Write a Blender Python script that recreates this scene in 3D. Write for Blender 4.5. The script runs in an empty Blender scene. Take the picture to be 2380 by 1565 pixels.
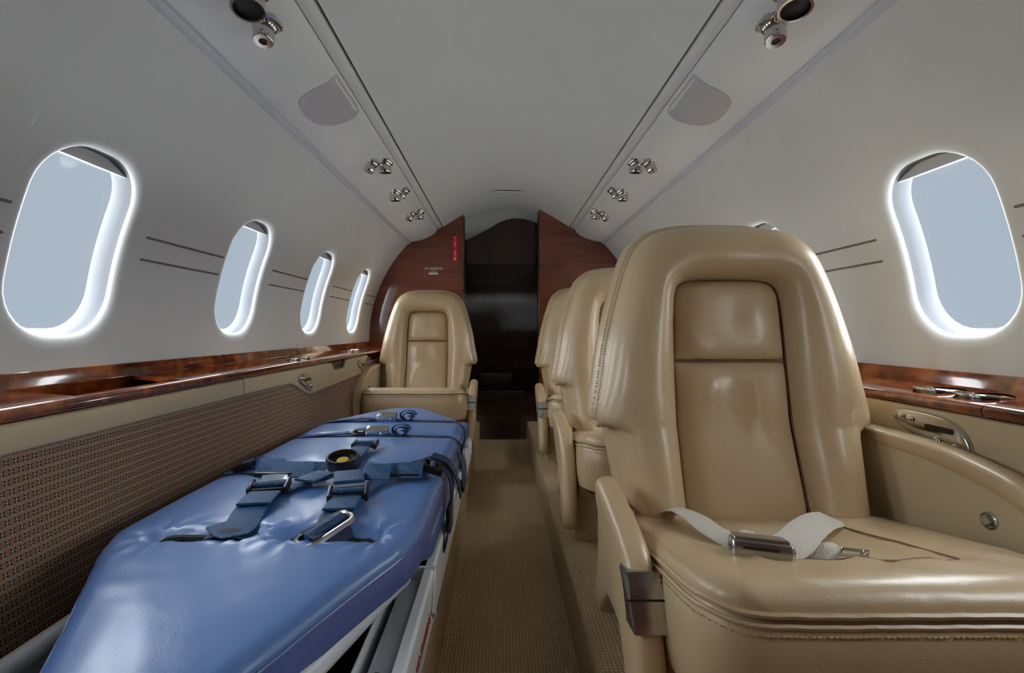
import bpy, bmesh, math, random
from mathutils import Vector, Matrix, noise
random.seed(7)
SC = bpy.context.scene
COL = SC.collection
PI = math.pi

# ------------------------------------------------------------------ camera, world, light, exposure
F_PX, U0, V0 = 1150.0, 1163.0, 767.0          # focal length and vanishing point in photo pixels
CAM = Vector((-0.035, 0.0, 0.70))             # metres; aisle floor is z = 0, cabin centreline is x = 0
cd = bpy.data.cameras.new('camera'); cam = bpy.data.objects.new('camera', cd); COL.objects.link(cam)
cam.location = CAM; cam.rotation_euler = (PI/2, 0, 0)
cd.sensor_width = 36; cd.lens = F_PX*36/2380
cd.shift_x = (1190-U0)/2380; cd.shift_y = (V0-782.5)/2380
cd.clip_start = 0.02; cd.clip_end = 200
SC.camera = cam

w = bpy.data.worlds.new('world'); SC.world = w; w.use_nodes = True
bg = w.node_tree.nodes['Background']
bg.inputs[0].default_value = (0.413, 0.491, 0.578, 1); bg.inputs[1].default_value = 1.0

sd = bpy.data.lights.new('sun', 'SUN'); sun = bpy.data.objects.new('sun', sd); COL.objects.link(sun)
sd.energy = 34.0; sd.angle = math.radians(180); sd.color = (0.93, 0.97, 1.0)
sun.rotation_euler = Vector((0.05, 0.02, -1.0)).to_track_quat('-Z', 'Y').to_euler()

vs = SC.view_settings
vs.view_transform = 'Standard'; vs.look = 'None'; vs.exposure = 0.0; vs.gamma = 1.0
vs.use_curve_mapping = False

# ------------------------------------------------------------------ materials
def s2l(c):
    return tuple(((x/255)/12.92 if x/255 <= 0.04045 else ((x/255+0.055)/1.055)**2.4) for x in c)

class NT:
    def __init__(s, name):
        s.m = bpy.data.materials.new(name); s.m.use_nodes = True
        s.t = s.m.node_tree; s.p = s.t.nodes['Principled BSDF']; s._c = None
    def n(s, typ, **kw):
        nd = s.t.nodes.new(typ)
        for k, v in kw.items():
            if k[0] == '_': nd.inputs[k[1:].replace('_', ' ')].default_value = v
            else: setattr(nd, k, v)
        return nd
    def l(s, a, b): s.t.links.new(a, b)
    def co(s):
        if s._c is None: s._c = s.n('ShaderNodeTexCoord').outputs['Object']
        return s._c
    def mp(s, scale, rot=(0, 0, 0)):
        m = s.n('ShaderNodeMapping'); m.inputs['Scale'].default_value = scale; m.inputs['Rotation'].default_value = rot
        s.l(s.co(), m.inputs[0]); return m.outputs[0]
    def math(s, op, a, b=None, c=None):
        nd = s.n('ShaderNodeMath', operation=op)
        for i, v in enumerate((a, b, c)):
            if v is None: continue
            if isinstance(v, (int, float)): nd.inputs[i].default_value = v
            else: s.l(v, nd.inputs[i])
        return nd.outputs[0]
    def ramp(s, fac, stops):
        r = s.n('ShaderNodeValToRGB'); cr = r.color_ramp
        while len(cr.elements) < len(stops): cr.elements.new(0.5)
        for e, (p, c) in zip(cr.elements, stops): e.position = p; e.color = (*c, 1)
        s.l(fac, r.inputs[0]); return r.outputs[0]
    def mix(s, fac, a, b):
        nd = s.n('ShaderNodeMix', data_type='RGBA')
        if isinstance(fac, (int, float)): nd.inputs[0].default_value = fac
        else: s.l(fac, nd.inputs[0])
        for i, v in ((6, a), (7, b)):
            if isinstance(v, tuple): nd.inputs[i].default_value = (*v, 1)
            else: s.l(v, nd.inputs[i])
        return nd.outputs[2]
    def bump(s, h, strength, dist):
        b = s.n('ShaderNodeBump'); b.inputs['Strength'].default_value = strength; b.inputs['Distance'].default_value = dist
        s.l(h, b.inputs['Height']); s.l(b.outputs[0], s.p.inputs['Normal'])
    def base(s, col): 
        if isinstance(col, tuple): s.p.inputs['Base Color'].default_value = (*col, 1)
        else: s.l(col, s.p.inputs['Base Color'])
    def set(s, **kw):
        for k, v in kw.items(): s.p.inputs[k.replace('_', ' ')].default_value = v
        return s

def mat_simple(name, srgb, rough=0.5, metal=0.0, var=0.06, scale=8.0, bump=0.0, bscale=200.0, spec=0.5, coat=0.0):
    t = NT(name); c = s2l(srgb)
    nz = t.n('ShaderNodeTexNoise', _Scale=scale, _Detail=3.0); t.l(t.co(), nz.inputs['Vector'])
    t.base(t.ramp(nz.outputs[0], [(0.3, tuple(x*(1-var) for x in c)), (0.7, tuple(min(1, x*(1+var)) for x in c))]))
    t.set(Roughness=rough, Metallic=metal, Specular_IOR_Level=spec, Coat_Weight=coat, Coat_Roughness=0.05)
    if bump:
        b = t.n('ShaderNodeTexNoise', _Scale=bscale, _Detail=4.0); t.l(t.co(), b.inputs['Vector'])
        t.bump(b.outputs[0], bump, 0.001)
    return t.m

def mat_leather(name, srgb, rough=0.42, var=0.07, wr=0.35):
    t = NT(name); c = s2l(srgb)
    nz = t.n('ShaderNodeTexNoise', _Scale=5.0, _Detail=4.0); t.l(t.co(), nz.inputs['Vector'])
    t.base(t.ramp(nz.outputs[0], [(0.3, tuple(x*(1-var) for x in c)), (0.7, tuple(min(1, x*(1+var)) for x in c))]))
    vo = t.n('ShaderNodeTexVoronoi', _Scale=520.0); t.l(t.co(), vo.inputs['Vector'])
    n2 = t.n('ShaderNodeTexNoise', _Scale=26.0, _Detail=5.0, _Distortion=0.8); t.l(t.co(), n2.inputs['Vector'])
    h = t.math('ADD', t.math('MULTIPLY', vo.outputs['Distance'], 0.10), t.math('MULTIPLY', n2.outputs[0], 1.0))
    t.bump(h, wr, 0.004)
    t.set(Roughness=rough, Specular_IOR_Level=0.5, Coat_Weight=0.35, Coat_Roughness=0.22)
    return t.m

def mat_wood(name, dark, mid, light, scale=(30, 6, 30), rough=0.12, coat=0.6, rot=(0, 0, 0)):
    t = NT(name)
    v = t.mp(scale, rot)
    n1 = t.n('ShaderNodeTexNoise', _Scale=1.0, _Detail=6.0, _Distortion=1.2, _Roughness=0.6); t.l(v, n1.inputs['Vector'])
    v2 = t.mp((scale[0]*0.3, scale[1]*3.0, scale[2]*0.3), rot)
    n2 = t.n('ShaderNodeTexNoise', _Scale=1.0, _Detail=3.0, _Distortion=0.8); t.l(v2, n2.inputs['Vector'])
    f = t.math('ADD', t.math('MULTIPLY', n1.outputs[0], 0.45), t.math('MULTIPLY', n2.outputs[0], 0.55))
    t.base(t.ramp(f, [(0.36, s2l(dark)), (0.5, s2l(mid)), (0.64, s2l(light))]))
    t.set(Roughness=rough, Specular_IOR_Level=0.5, Coat_Weight=coat, Coat_Roughness=0.04)
    return t.m

def mat_carpet(name, srgb):
    t = NT(name); c = s2l(srgb)
    sx = t.n('ShaderNodeSeparateXYZ'); t.l(t.co(), sx.inputs[0])
    K = 2*PI/0.0075
    a = t.math('ABSOLUTE', t.math('SINE', t.math('MULTIPLY', t.math('ADD', sx.outputs[0], sx.outputs[2]), K/2)))
    b = t.math('ABSOLUTE', t.math('SINE', t.math('MULTIPLY', sx.outputs[1], K/2)))
    h = t.math('MULTIPLY', t.math('POWER', a, 0.6), t.math('POWER', b, 0.6))
    n = t.n('ShaderNodeTexNoise', _Scale=90.0, _Detail=3.0); t.l(t.co(), n.inputs['Vector'])
    f = t.math('ADD', t.math('MULTIPLY', h, 0.75), t.math('MULTIPLY', n.outputs[0], 0.4))
    t.base(t.ramp(f, [(0.15, tuple(x*0.55 for x in c)), (0.8, tuple(x*1.12 for x in c))]))
    t.bump(f, 0.8, 0.004); t.set(Roughness=0.95, Specular_IOR_Level=0.15)
    return t.m

def mat_fabric(name):
    # woven hexagon weave: striped grey-brown and rust blocks, dark crosses with a pale knot at each lattice point
    t = NT(name)
    sx = t.n('ShaderNodeSeparateXYZ'); t.l(t.co(), sx.inputs[0])
    p = 0.0135
    u = t.math('DIVIDE', sx.outputs[1], p); v = t.math('DIVIDE', sx.outputs[2], p)
    row = t.math('FLOOR', v)
    us = t.math('ADD', u, t.math('MULTIPLY', t.math('FLOORED_MODULO', row, 2.0), 0.5))
    fu = t.math('SUBTRACT', t.math('FRACT', us), 0.5); fv = t.math('SUBTRACT', t.math('FRACT', v), 0.5)
    au = t.math('ABSOLUTE', fu); av = t.math('ABSOLUTE', fv)
    r2 = t.math('ADD', t.math('MULTIPLY', fu, fu), t.math('MULTIPLY', fv, fv))
    r = t.math('SQRT', r2)
    dot = t.math('LESS_THAN', r, 0.10)
    diag = t.math('LESS_THAN', t.math('ABSOLUTE', t.math('SUBTRACT', au, av)), 0.085)
    near = t.math('LESS_THAN', r, 0.40)
    cross = t.math('MULTIPLY', diag, near)
    vert = t.math('GREATER_THAN', av, au)
    st = t.math('GREATER_THAN', t.math('SINE', t.math('MULTIPLY', t.math('ADD', us, t.math('MULTIPLY', v, 0.35)), 2*PI*7)), 0.1)
    rust = t.mix(st, s2l((134, 95, 72)), s2l((168, 122, 94)))
    grey = t.mix(st, s2l((120, 106, 94)), s2l((172, 158, 142)))
    c = t.mix(vert, rust, grey)
    c = t.mix(cross, c, s2l((26, 20, 20)))
    c = t.mix(dot, c, s2l((205, 190, 150)))
    t.base(c)
    t.bump(t.math('ADD', t.math('MULTIPLY', cross, -1.0), t.math('MULTIPLY', st, 0.3)), 0.5, 0.001)
    t.set(Roughness=0.85, Specular_IOR_Level=0.2)
    return t.m

def mat_webbing(name, srgb, pitch=0.004, rough=0.45):
    t = NT(name); c = s2l(srgb)
    sx = t.n('ShaderNodeSeparateXYZ'); t.l(t.co(), sx.inputs[0])
    k = 2*PI/pitch
    a = t.math('SINE', t.math('MULTIPLY', sx.outputs[0], k)); b = t.math('SINE', t.math('MULTIPLY', sx.outputs[1], k))
    h = t.math('MULTIPLY', a, b)
    t.base(t.ramp(t.math('MULTIPLY_ADD', h, 0.5, 0.5), [(0.1, tuple(x*0.7 for x in c)), (0.9, tuple(x*1.2 for x in c))]))
    t.bump(h, 0.6, 0.0008); t.set(Roughness=rough, Specular_IOR_Level=0.4)
    return t.m

M = {}
M['liner'] = mat_simple('cabin_liner', (224, 228, 227), 0.42, var=0.02, bump=0.05, bscale=500)
M['psu'] = mat_simple('overhead_liner', (228, 231, 230), 0.38, var=0.02)
M['grey_cover'] = mat_simple('grey_cover', (192, 190, 192), 0.5, var=0.02, bump=0.15, bscale=900)
M['rail'] = mat_simple('rail_plastic', (206, 211, 220), 0.22, var=0.02)
M['dark'] = mat_simple('dark_gap', (16, 14, 14), 0.7)
M['groove'] = mat_simple('groove_grey', (122, 120, 118), 0.5)
M['wood'] = mat_wood('glossy_ledge_wood', (46, 17, 10), (112, 50, 24), (176, 98, 44), (26, 5, 26), 0.10, 0.8)
M['bulk_wood'] = mat_wood('bulkhead_wood', (84, 40, 28), (112, 58, 42), (132, 74, 54), (4, 4, 26), 0.14, 0.6)
M['dark_wood'] = mat_wood('dark_door_wood', (30, 12, 11), (44, 19, 17), (56, 26, 22), (8, 8, 3), 0.30, 0.15)
M['rib_wood'] = mat_wood('ribbed_door_wood', (18, 7, 8), (26, 11, 12), (34, 15, 15), (8, 8, 3), 0.08, 0.5)
M['leather'] = mat_leather('tan_leather', (196, 171, 133), 0.38)
M['leather_panel'] = mat_leather('panel_leather', (192, 174, 140), 0.45, 0.03, 0.08)
M['seam'] = mat_simple('seam_shadow', (120, 96, 66), 0.7)
M['stitch'] = mat_simple('stitch_thread', (206, 184, 144), 0.7)
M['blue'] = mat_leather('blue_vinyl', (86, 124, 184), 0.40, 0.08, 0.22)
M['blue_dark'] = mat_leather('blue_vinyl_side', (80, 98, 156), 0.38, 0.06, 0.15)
M['web'] = mat_webbing('blue_webbing', (36, 80, 124), 0.0055)
M['web_dark'] = mat_webbing('dark_blue_webbing', (24, 44, 74))
M['black'] = mat_simple('black_plastic', (20, 19, 21), 0.32)
M['yellow'] = mat_simple('yellow_disc', (190, 170, 40), 0.5)
M['chrome'] = mat_simple('chrome', (200, 198, 194), 0.10, 1.0, var=0.02)
M['steel'] = mat_simple('brushed_steel', (186, 184, 180), 0.26, 1.0, var=0.04)
M['steel_dark'] = mat_simple('dark_steel_well', (96, 98, 98), 0.22, 1.0, var=0.05)
M['white_paint'] = mat_simple('white_paint', (214, 220, 224), 0.30, var=0.02)
M['belt'] = mat_webbing('cream_webbing', (212, 206, 192), 0.003, 0.6)
M['carpet'] = mat_carpet('woven_carpet', (196, 172, 136))
M['fabric'] = mat_fabric('woven_panel_fabric')
M['red'] = mat_simple('red_plastic', (190, 22, 30), 0.35)
M['red_paint'] = mat_simple('red_lettering', (176, 40, 40), 0.5)
M['offwhite'] = mat_simple('white_lettering', (214, 200, 190), 0.5)
M['dim_letter'] = mat_simple('dim_lettering', (74, 62, 58), 0.5)
M['reveal'] = mat_simple('reveal_shaded_grey', (116, 120, 126), 0.55, var=0.03)  # darker than the liner, standing in for weaker daylight on the reveals
M['shade'] = mat_simple('window_shade', (206, 206, 206), 0.5)
M['concrete'] = mat_simple('bounce_concrete', (206, 206, 204), 0.9, var=0.08, scale=0.6)  # kept pale so the added ground bounces more light upward
M['clear'] = mat_simple('clear_plastic_keeper', (120, 140, 160), 0.2)
g = NT('window_glass')                      # thin acrylic pane: lets daylight straight through, with a faint reflection
gz = g.n('ShaderNodeTexNoise', _Scale=3.0); g.l(g.co(), gz.inputs['Vector'])
tr = g.n('ShaderNodeBsdfTransparent'); g.l(g.ramp(gz.outputs[0], [(0.3, (0.985, 0.99, 0.995)), (0.7, (1.0, 1.0, 1.0))]), tr.inputs[0])
gl_ = g.n('ShaderNodeBsdfGlossy'); gl_.inputs['Roughness'].default_value = 0.02
mx = g.n('ShaderNodeMixShader'); mx.inputs[0].default_value = 0.012
g.l(tr.outputs[0], mx.inputs[1]); g.l(gl_.outputs[0], mx.inputs[2])
g.l(mx.outputs[0], [n for n in g.t.nodes if n.type == 'OUTPUT_MATERIAL'][0].inputs[0])
M['glass'] = g.m


# ------------------------------------------------------------------ object helpers
ORG = {}
def empty(name, loc, label=None, cat=None, group=None):
    o = bpy.data.objects.new(name, None); COL.objects.link(o); o.location = loc; o.empty_display_size = 0.05
    ORG[o] = Vector(loc); tag(o, label, cat, group); return o
def tag(o, label=None, cat=None, group=None, kind=None):
    if label: o['label'] = label
    if cat: o['category'] = cat
    if group: o['group'] = group
    if kind: o['kind'] = kind
    return o

class G:                                   # geometry collector
    def __init__(s): s.v = []; s.f = []
    def add(s, vs_, fs):
        k = len(s.v); s.v += [Vector(a) for a in vs_]; s.f += [tuple(i+k for i in q) for q in fs]; return s
    def merge(s, o): return s.add(o.v, o.f)
    def rings(s, rs, closed=True, cap0=False, cap1=False, loop=False):
        n = len(rs[0]); vs_ = [p for r in rs for p in r]; fs = []
        R_ = len(rs)
        for i in range(R_ if loop else R_-1):
            i2 = (i+1) % R_
            for j in range(n if closed else n-1):
                j2 = (j+1) % n
                fs.append((i*n+j, i*n+j2, i2*n+j2, i2*n+j))
        if cap0: fs.append(tuple(range(n-1, -1, -1)))
        if cap1: fs.append(tuple((R_-1)*n+j for j in range(n)))
        return s.add(vs_, fs)
    def tube(s, pts, r, seg=10, cap=True, loop=False):
        pts = [Vector(p) for p in pts]; rs = []; up = None
        n = len(pts)
        for i, p in enumerate(pts):
            if loop: t = pts[(i+1) % n]-pts[i-1]
            else: t = pts[min(i+1, n-1)]-pts[max(i-1, 0)]
            t.normalize()
            if up is None: up = t.orthogonal().normalized()
            up = (up - t*up.dot(t))
            if up.length < 1e-6: up = t.orthogonal()
            up.normalize(); b = t.cross(up)
            rr = r[i] if isinstance(r, (list, tuple)) else r
            rs.append([p+(up*math.cos(a)+b*math.sin(a))*rr for a in [2*PI*k/seg for k in range(seg)]])
        return s.rings(rs, True, cap and not loop, cap and not loop, loop)
    def ribbon(s, pts, width, thick=0.003, up=(0, 0, 1), wdir=None):
        pts = [Vector(p) for p in pts]; rs = []; n = len(pts)
        for i, p in enumerate(pts):
            t = (pts[min(i+1, n-1)]-pts[max(i-1, 0)]).normalized()
            u = Vector(up if not isinstance(up, list) else up[i])
            if wdir is not None:
                b = Vector(wdir if not isinstance(wdir, list) else wdir[i]); b = (b-t*b.dot(t)).normalized()
            else: b = t.cross(u).normalized()
            nn = b.cross(t).normalized()
            ww = width[i] if isinstance(width, list) else width
            h = thick/2
            rs.append([p-b*ww/2+nn*h*0.3, p-b*ww*0.44+nn*h, p+b*ww*0.44+nn*h, p+b*ww/2+nn*h*0.3, p+b*ww/2-nn*h, p-b*ww/2-nn*h])
        return s.rings(rs, True, True, True)
    def lathe(s, prof, origin, axis=(0, 0, 1), seg=20, cap0=True, cap1=True):
        ax = Vector(axis).normalized(); u = ax.orthogonal().normalized(); v = ax.cross(u); o = Vector(origin)
        rs = [[o+ax*h+(u*math.cos(a)+v*math.sin(a))*r for a in [2*PI*k/seg for k in range(seg)]] for r, h in prof]
        return s.rings(rs, True, cap0, cap1)
    def prism(s, poly, a0, a1, fn, bev=0.0, seg=3):
        # poly: 2-D outline; fn(p2d, depth) -> 3-D; rounded edges by inset rings
        c = Vector((sum(p[0] for p in poly)/len(poly), sum(p[1] for p in poly)/len(poly)))
        P = [Vector(p) for p in poly]; n = len(P)
        area = sum(P[i].x*P[(i+1) % n].y-P[(i+1) % n].x*P[i].y for i in range(n))
        sg = 1 if area > 0 else -1
        N = []
        for i in range(n):
            e = (P[(i+1) % n]-P[i-1]).normalized(); N.append(Vector((-e.y, e.x))*sg)
        def ring(ins, d): return [Vector(fn(P[i]+N[i]*ins, d)) for i in range(n)]
        rs = []
        sgn = 1 if a1 > a0 else -1
        if bev > 0:
            for k in range(seg+1):
                a = PI/2*k/seg; rs.append(ring(bev*(1-math.sin(a)), a0+sgn*bev*(1-math.cos(a))))
            for k in range(seg+1):
                a = PI/2*k/seg; rs.append(ring(bev*(1-math.cos(a)), a1-sgn*bev*(1-math.sin(a))))
        else: rs = [ring(0, a0), ring(0, a1)]
        return s.rings(rs, True, True, True)
    def box(s, c, d, bev=0.0, rot=None):
        c = Vector(c); h = Vector(d)/2
        poly = [(-h.x, -h.y), (h.x, -h.y), (h.x, h.y), (-h.x, h.y)]
        if bev > 0:
            q = []
            for (x, y), a in zip(poly, (PI, 1.5*PI, 0, PI/2)):
                cx = x-math.copysign(bev, x); cy = y-math.copysign(bev, y)
                for k in range(4): q.append((cx+bev*math.cos(a+PI/2*k/3), cy+bev*math.sin(a+PI/2*k/3)))
            poly = q
        m = rot if rot is not None else Matrix.Identity(3)
        return s.prism(poly, -h.z, h.z, lambda p, d_: c+m @ Vector((p[0], p[1], d_)), min(bev, h.z*0.9), 2)
    def build(s, name, mat, parent=None, smooth=True, local=False, sharp=40):
        me = bpy.data.meshes.new(name)
        off = Vector((0, 0, 0))
        if parent is not None and not local:
            off = ORG.get(parent, Vector((0, 0, 0)))
        me.from_pydata([tuple(p-off) for p in s.v], [], s.f)
        bm = bmesh.new(); bm.from_mesh(me); bmesh.ops.recalc_face_normals(bm, faces=bm.faces)
        if smooth:
            for f in bm.faces: f.smooth = True
            lim = math.radians(sharp)
            for e in bm.edges:
                if len(e.link_faces) == 2 and e.calc_face_angle(0) > lim: e.smooth = False
        bm.to_mesh(me); bm.free()
        me.materials.append(M[mat] if isinstance(mat, str) else mat)
        o = bpy.data.objects.new(name, me); COL.objects.link(o)
        if parent is not None: o.parent = parent
        ORG[o] = off if not local else ORG.get(parent, Vector((0, 0, 0)))
        return o

def crom(keys, sub):                        # open Catmull-Rom through tuples
    K = [Vector(k) for k in keys]; out = []
    for i in range(len(K)-1):
        p0 = K[i-1] if i else K[0]*2-K[1]; p1 = K[i]; p2 = K[i+1]; p3 = K[i+2] if i+2 < len(K) else K[-1]*2-K[-2]
        for k in range(sub):
            t = k/sub
            out.append(0.5*((2*p1)+(p2-p0)*t+(2*p0-5*p1+4*p2-p3)*t*t+(3*p1-p0-3*p2+p3)*t**3))
    out.append(K[-1]); return out
def interp(tab, x):
    if x <= tab[0][0]: return tab[0][1]
    for (a, b), (c, d) in zip(tab, tab[1:]):
        if x <= c: return b+(d-b)*(x-a)/(c-a)
    return tab[-1][1]
def sstep(a, b, x):
    t = max(0, min(1, (x-a)/(b-a))); return t*t*(3-2*t)
def rrect(cx, cy, hw, hh, r, k=8):
    out = []
    for sx, sy, a in ((1, 1, 0), (-1, 1, PI/2), (-1, -1, PI), (1, -1, 1.5*PI)):
        for i in range(k+1):
            t = a+PI/2*i/k; out.append((cx+sx*(hw-r)+r*math.cos(t), cy+sy*(hh-r)+r*math.sin(t)))
    return out
def rrect_d(cx, cy, hw, hh, r, k=8, m_=10):    # rounded rectangle with extra points along the straight sides
    q = rrect(cx, cy, hw, hh, r, k); out = []; n = len(q)
    for i in range(n):
        a, b = q[i], q[(i+1) % n]; out.append(a)
        if (i+1) % (k+1) == 0:
            for j in range(1, m_): out.append((a[0]+(b[0]-a[0])*j/m_, a[1]+(b[1]-a[1])*j/m_))
    return out
def ray(u, v, zw):                          # point of height zw on the sight line through a photo pixel (used to read lengths off the photo)
    s = (CAM.z-zw)/((v-V0)/F_PX); return Vector((CAM.x+(u-U0)/F_PX*s, s, zw))
def text(name, body, size, mat, parent, m4, depth=0.0006, align='CENTER', space=1.0):
    cu = bpy.data.curves.new(name, 'FONT'); cu.body = body; cu.size = size; cu.extrude = depth; cu.align_x = align; cu.align_y = 'CENTER'
    cu.space_line = space; cu.resolution_u = 3; cu.offset = size*0.018
    tmp = bpy.data.objects.new('tmp_text', cu); COL.objects.link(tmp)
    bpy.context.view_layer.update()
    me = bpy.data.meshes.new_from_object(tmp.evaluated_get(bpy.context.evaluated_depsgraph_get()))
    bpy.data.objects.remove(tmp)
    me.name = name; me.transform(m4)
    off = ORG.get(parent, Vector((0, 0, 0))) if parent is not None else Vector((0, 0, 0))
    me.transform(Matrix.Translation(-off))
    me.materials.clear(); me.materials.append(M[mat])
    o = bpy.data.objects.new(name, me); COL.objects.link(o)
    if parent is not None: o.parent = parent
    return o

# ------------------------------------------------------------------ the cabin shell
RW, ZC = 0.838, 0.64                        # side wall: arc of radius RW about z = ZC
YA, YB = -0.32, 3.03                        # added light-blocking front end (behind the camera) and aft bulkhead
def wallp(sd_, phi, y, out=0.0):
    r = RW+out; return Vector((sd_*r*math.cos(phi), y, ZC+r*math.sin(phi)))
PH0, PH1 = math.radians(-42), math.radians(45.2)
WP0, WP1 = math.radians(3.4), math.radians(26.8)     # window sill and head
WPM, WPH = (WP0+WP1)/2, (WP1-WP0)/2*RW
WHW, WR = 0.106, 0.088                      # window half width, corner radius
WIN = {-1: [0.905+0.59*i for i in range(-4, 4)], 1: [0.935+0.59*i for i in range(-4, 4)]}
FL = 0.024                                  # flare around each window

def make_wall(sd_):
    g_ = G()
    c_lo, c_hi = WPM-(WPH+FL+0.02)/RW, WPM+(WPH+FL+0.02)/RW
    def patch(y0, y1, p0, p1, ny, npp):
        rs = [[wallp(sd_, p0+(p1-p0)*j/npp, y0+(y1-y0)*i/ny) for j in range(npp+1)] for i in range(ny+1)]
        g_.rings(rs, False)
    patch(YA, YB+0.19, PH0, c_lo, 1, 22); patch(YA, YB+0.19, c_hi, PH1, 1, 12)
    ys = YA; cw = WHW+FL+0.02
    for yc in WIN[sd_]:
        if yc-cw < YA+0.01: continue
        patch(ys, yc-cw, c_lo, c_hi, 1, 20); ys = yc+cw
        # cell around one window
        o = rrect_d(0, 0, WHW+FL, WPH+FL, WR+FL, 8)
        rim = []
        hh = WPH+FL+0.02
        for x, y in o:
            k = min(cw/abs(x) if abs(x) > 1e-9 else 1e9, hh/abs(y) if abs(y) > 1e-9 else 1e9); rim.append((x*k, y*k))
        rs = []
        for t in (1.0, 0.66, 0.33, 0.0):
            rs.append([wallp(sd_, WPM+(b[1]+(a[1]-b[1])*t)/RW, yc+b[0]+(a[0]-b[0])*t) for a, b in zip(rim, o)])
        g_.rings(rs, True)
        n_ = len(rim)                        # close the cell corners
        for i in range(n_):
            a, b = rim[i], rim[(i+1) % n_]
            on_v = lambda q: abs(abs(q[0])-cw) < 1e-6
            if on_v(a) != on_v(b):
                q = a if on_v(a) else b; q2 = b if on_v(a) else a
                g_.add([rs[0][i], wallp(sd_, WPM+q2[1]/RW, yc+q[0]), rs[0][(i+1) % n_]], [(0, 1, 2)])
    patch(ys, YB+0.19, c_lo, c_hi, 1, 20)
    def back(y0, y1, p0, p1, npp):
        g_.rings([[wallp(sd_, p0+(p1-p0)*j/npp, y, 0.003) for j in range(npp+1)] for y in (y0, y1)], False)
    back(YA, YB+0.19, c_lo-0.010, c_lo+0.010, 2); back(YA, YB+0.19, c_hi-0.010, c_hi+0.010, 2)
    for yc in WIN[sd_]:
        if yc-cw < YA+0.01: continue
        for y in (yc-cw, yc+cw): back(y-0.010, y+0.010, c_lo, c_hi, 30)
    return g_.build('wall_left' if sd_ < 0 else 'wall_right', 'liner')
WALL = {}
for sd_ in (-1, 1):
    WALL[sd_] = tag(make_wall(sd_), 'curved off-white cabin side wall on the %s side' % ('left' if sd_ < 0 else 'right'), 'wall', kind='structure')

wn = 0
def make_window(sd_, yc):
    global wn; wn += 1
    e = empty('window_%d' % wn, wallp(sd_, WP0, yc)); e['kind'] = 'structure'
    def ring(ins, out, r=None):
        return [wallp(sd_, WPM+y/RW, yc+x, out) for x, y in rrect_d(0, 0, WHW-ins, WPH-ins, max(0.01, WR-ins), 8)]
    fr = G(); rs = []
    for k in range(6):
        a = PI/2*k/5; rs.append(ring(-FL*(1-math.sin(a)), 0.014*(1-math.cos(a))))
    fr.rings(rs, True); fr.build('window_frame', 'liner', e)
    rv = G(); rv.rings([ring(0.0, 0.0138), ring(0.003, 0.022), ring(0.009, 0.034), ring(0.0095, 0.048)], True); rv.build('window_reveal', 'reveal', e)
    pn = G(); pn.rings([ring(0.0090, 0.045), ring(0.0090, 0.0465)], True, True, True); pn.build('pane', 'glass', e)
    sh = G()                                # pulled-up shade: a lip across the head of the opening
    def srow(h, out): return [wallp(sd_, WPM+(WPH-h)/RW, yc-wd+2*wd*i/12, out) for i in range(13)]
    wd = WHW*0.86
    sh.rings([srow(-0.006, 0.030), srow(0.014, 0.030), srow(0.022, 0.024), srow(0.027, 0.020), srow(0.030, 0.024), srow(0.030, 0.031), srow(-0.006, 0.034)], False)
    sh.build('window_shade', 'shade', e)
    return e
for sd_ in (-1, 1):
    for yc in WIN[sd_]:
        if yc-WHW-FL-0.02 >= YA+0.01: make_window(sd_, yc)

# slim double grooves between windows
for sd_ in (-1, 1):
    for zg in (0.199, 0.152):
        ph = math.asin((CAM.z+zg-ZC)/RW)
        w_ = WIN[sd_]; gaps = [(w_[i]+WHW+0.055, w_[i+1]-WHW-0.03) for i in range(len(w_)-1)]+[(w_[-1]+WHW+0.04, YB)]
        for a, b in gaps:
            if a < -0.3: continue
            gg = G(); hh = 0.0026
            poly = [(a, -hh), (b, -hh), (b+hh, 0), (b, hh), (a, hh), (a-hh, 0)]
            gg.prism(poly, -0.0012, 0.001, lambda p, d: wallp(sd_, ph+p[1]/RW, p[0], d))
            gg.build('groove', 'groove', WALL[sd_], smooth=False)

# ceiling, gap strips, overhead panels, rails
CPROF = [(0, 1.484), (0.06, 1.481), (0.12, 1.469), (0.18, 1.448), (0.23, 1.424), (0.28, 1.396), (0.33, 1.366), (0.366, 1.344), (0.386, 1.332)]
def zceil(x): return interp(CPROF, abs(x))
c2 = [(-x, z) for x, z in reversed(CPROF[1:])]+CPROF
c2 = [(-0.3865, 1.347)]+c2+[(0.3865, 1.347)]
gg = G(); gg.rings([[(x, y, z) for x, z in c2] for y in (YA, 1.0, 2.0, YB, 3.22)], False)
ceil = tag(gg.build('ceiling', 'liner', sharp=60), 'arched off-white centre ceiling panel running the length of the cabin', 'ceiling', kind='structure')
PSU = [(0.4200, 1.330), (0.4210, 1.315), (0.428, 1.300), (0.442, 1.286), (0.462, 1.273), (0.490, 1.2595), (0.52, 1.250), (0.55, 1.243), (0.58, 1.2385), (0.600, 1.236)]
def zpsu(x): return interp([p for p in PSU[2:]], abs(x))
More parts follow.
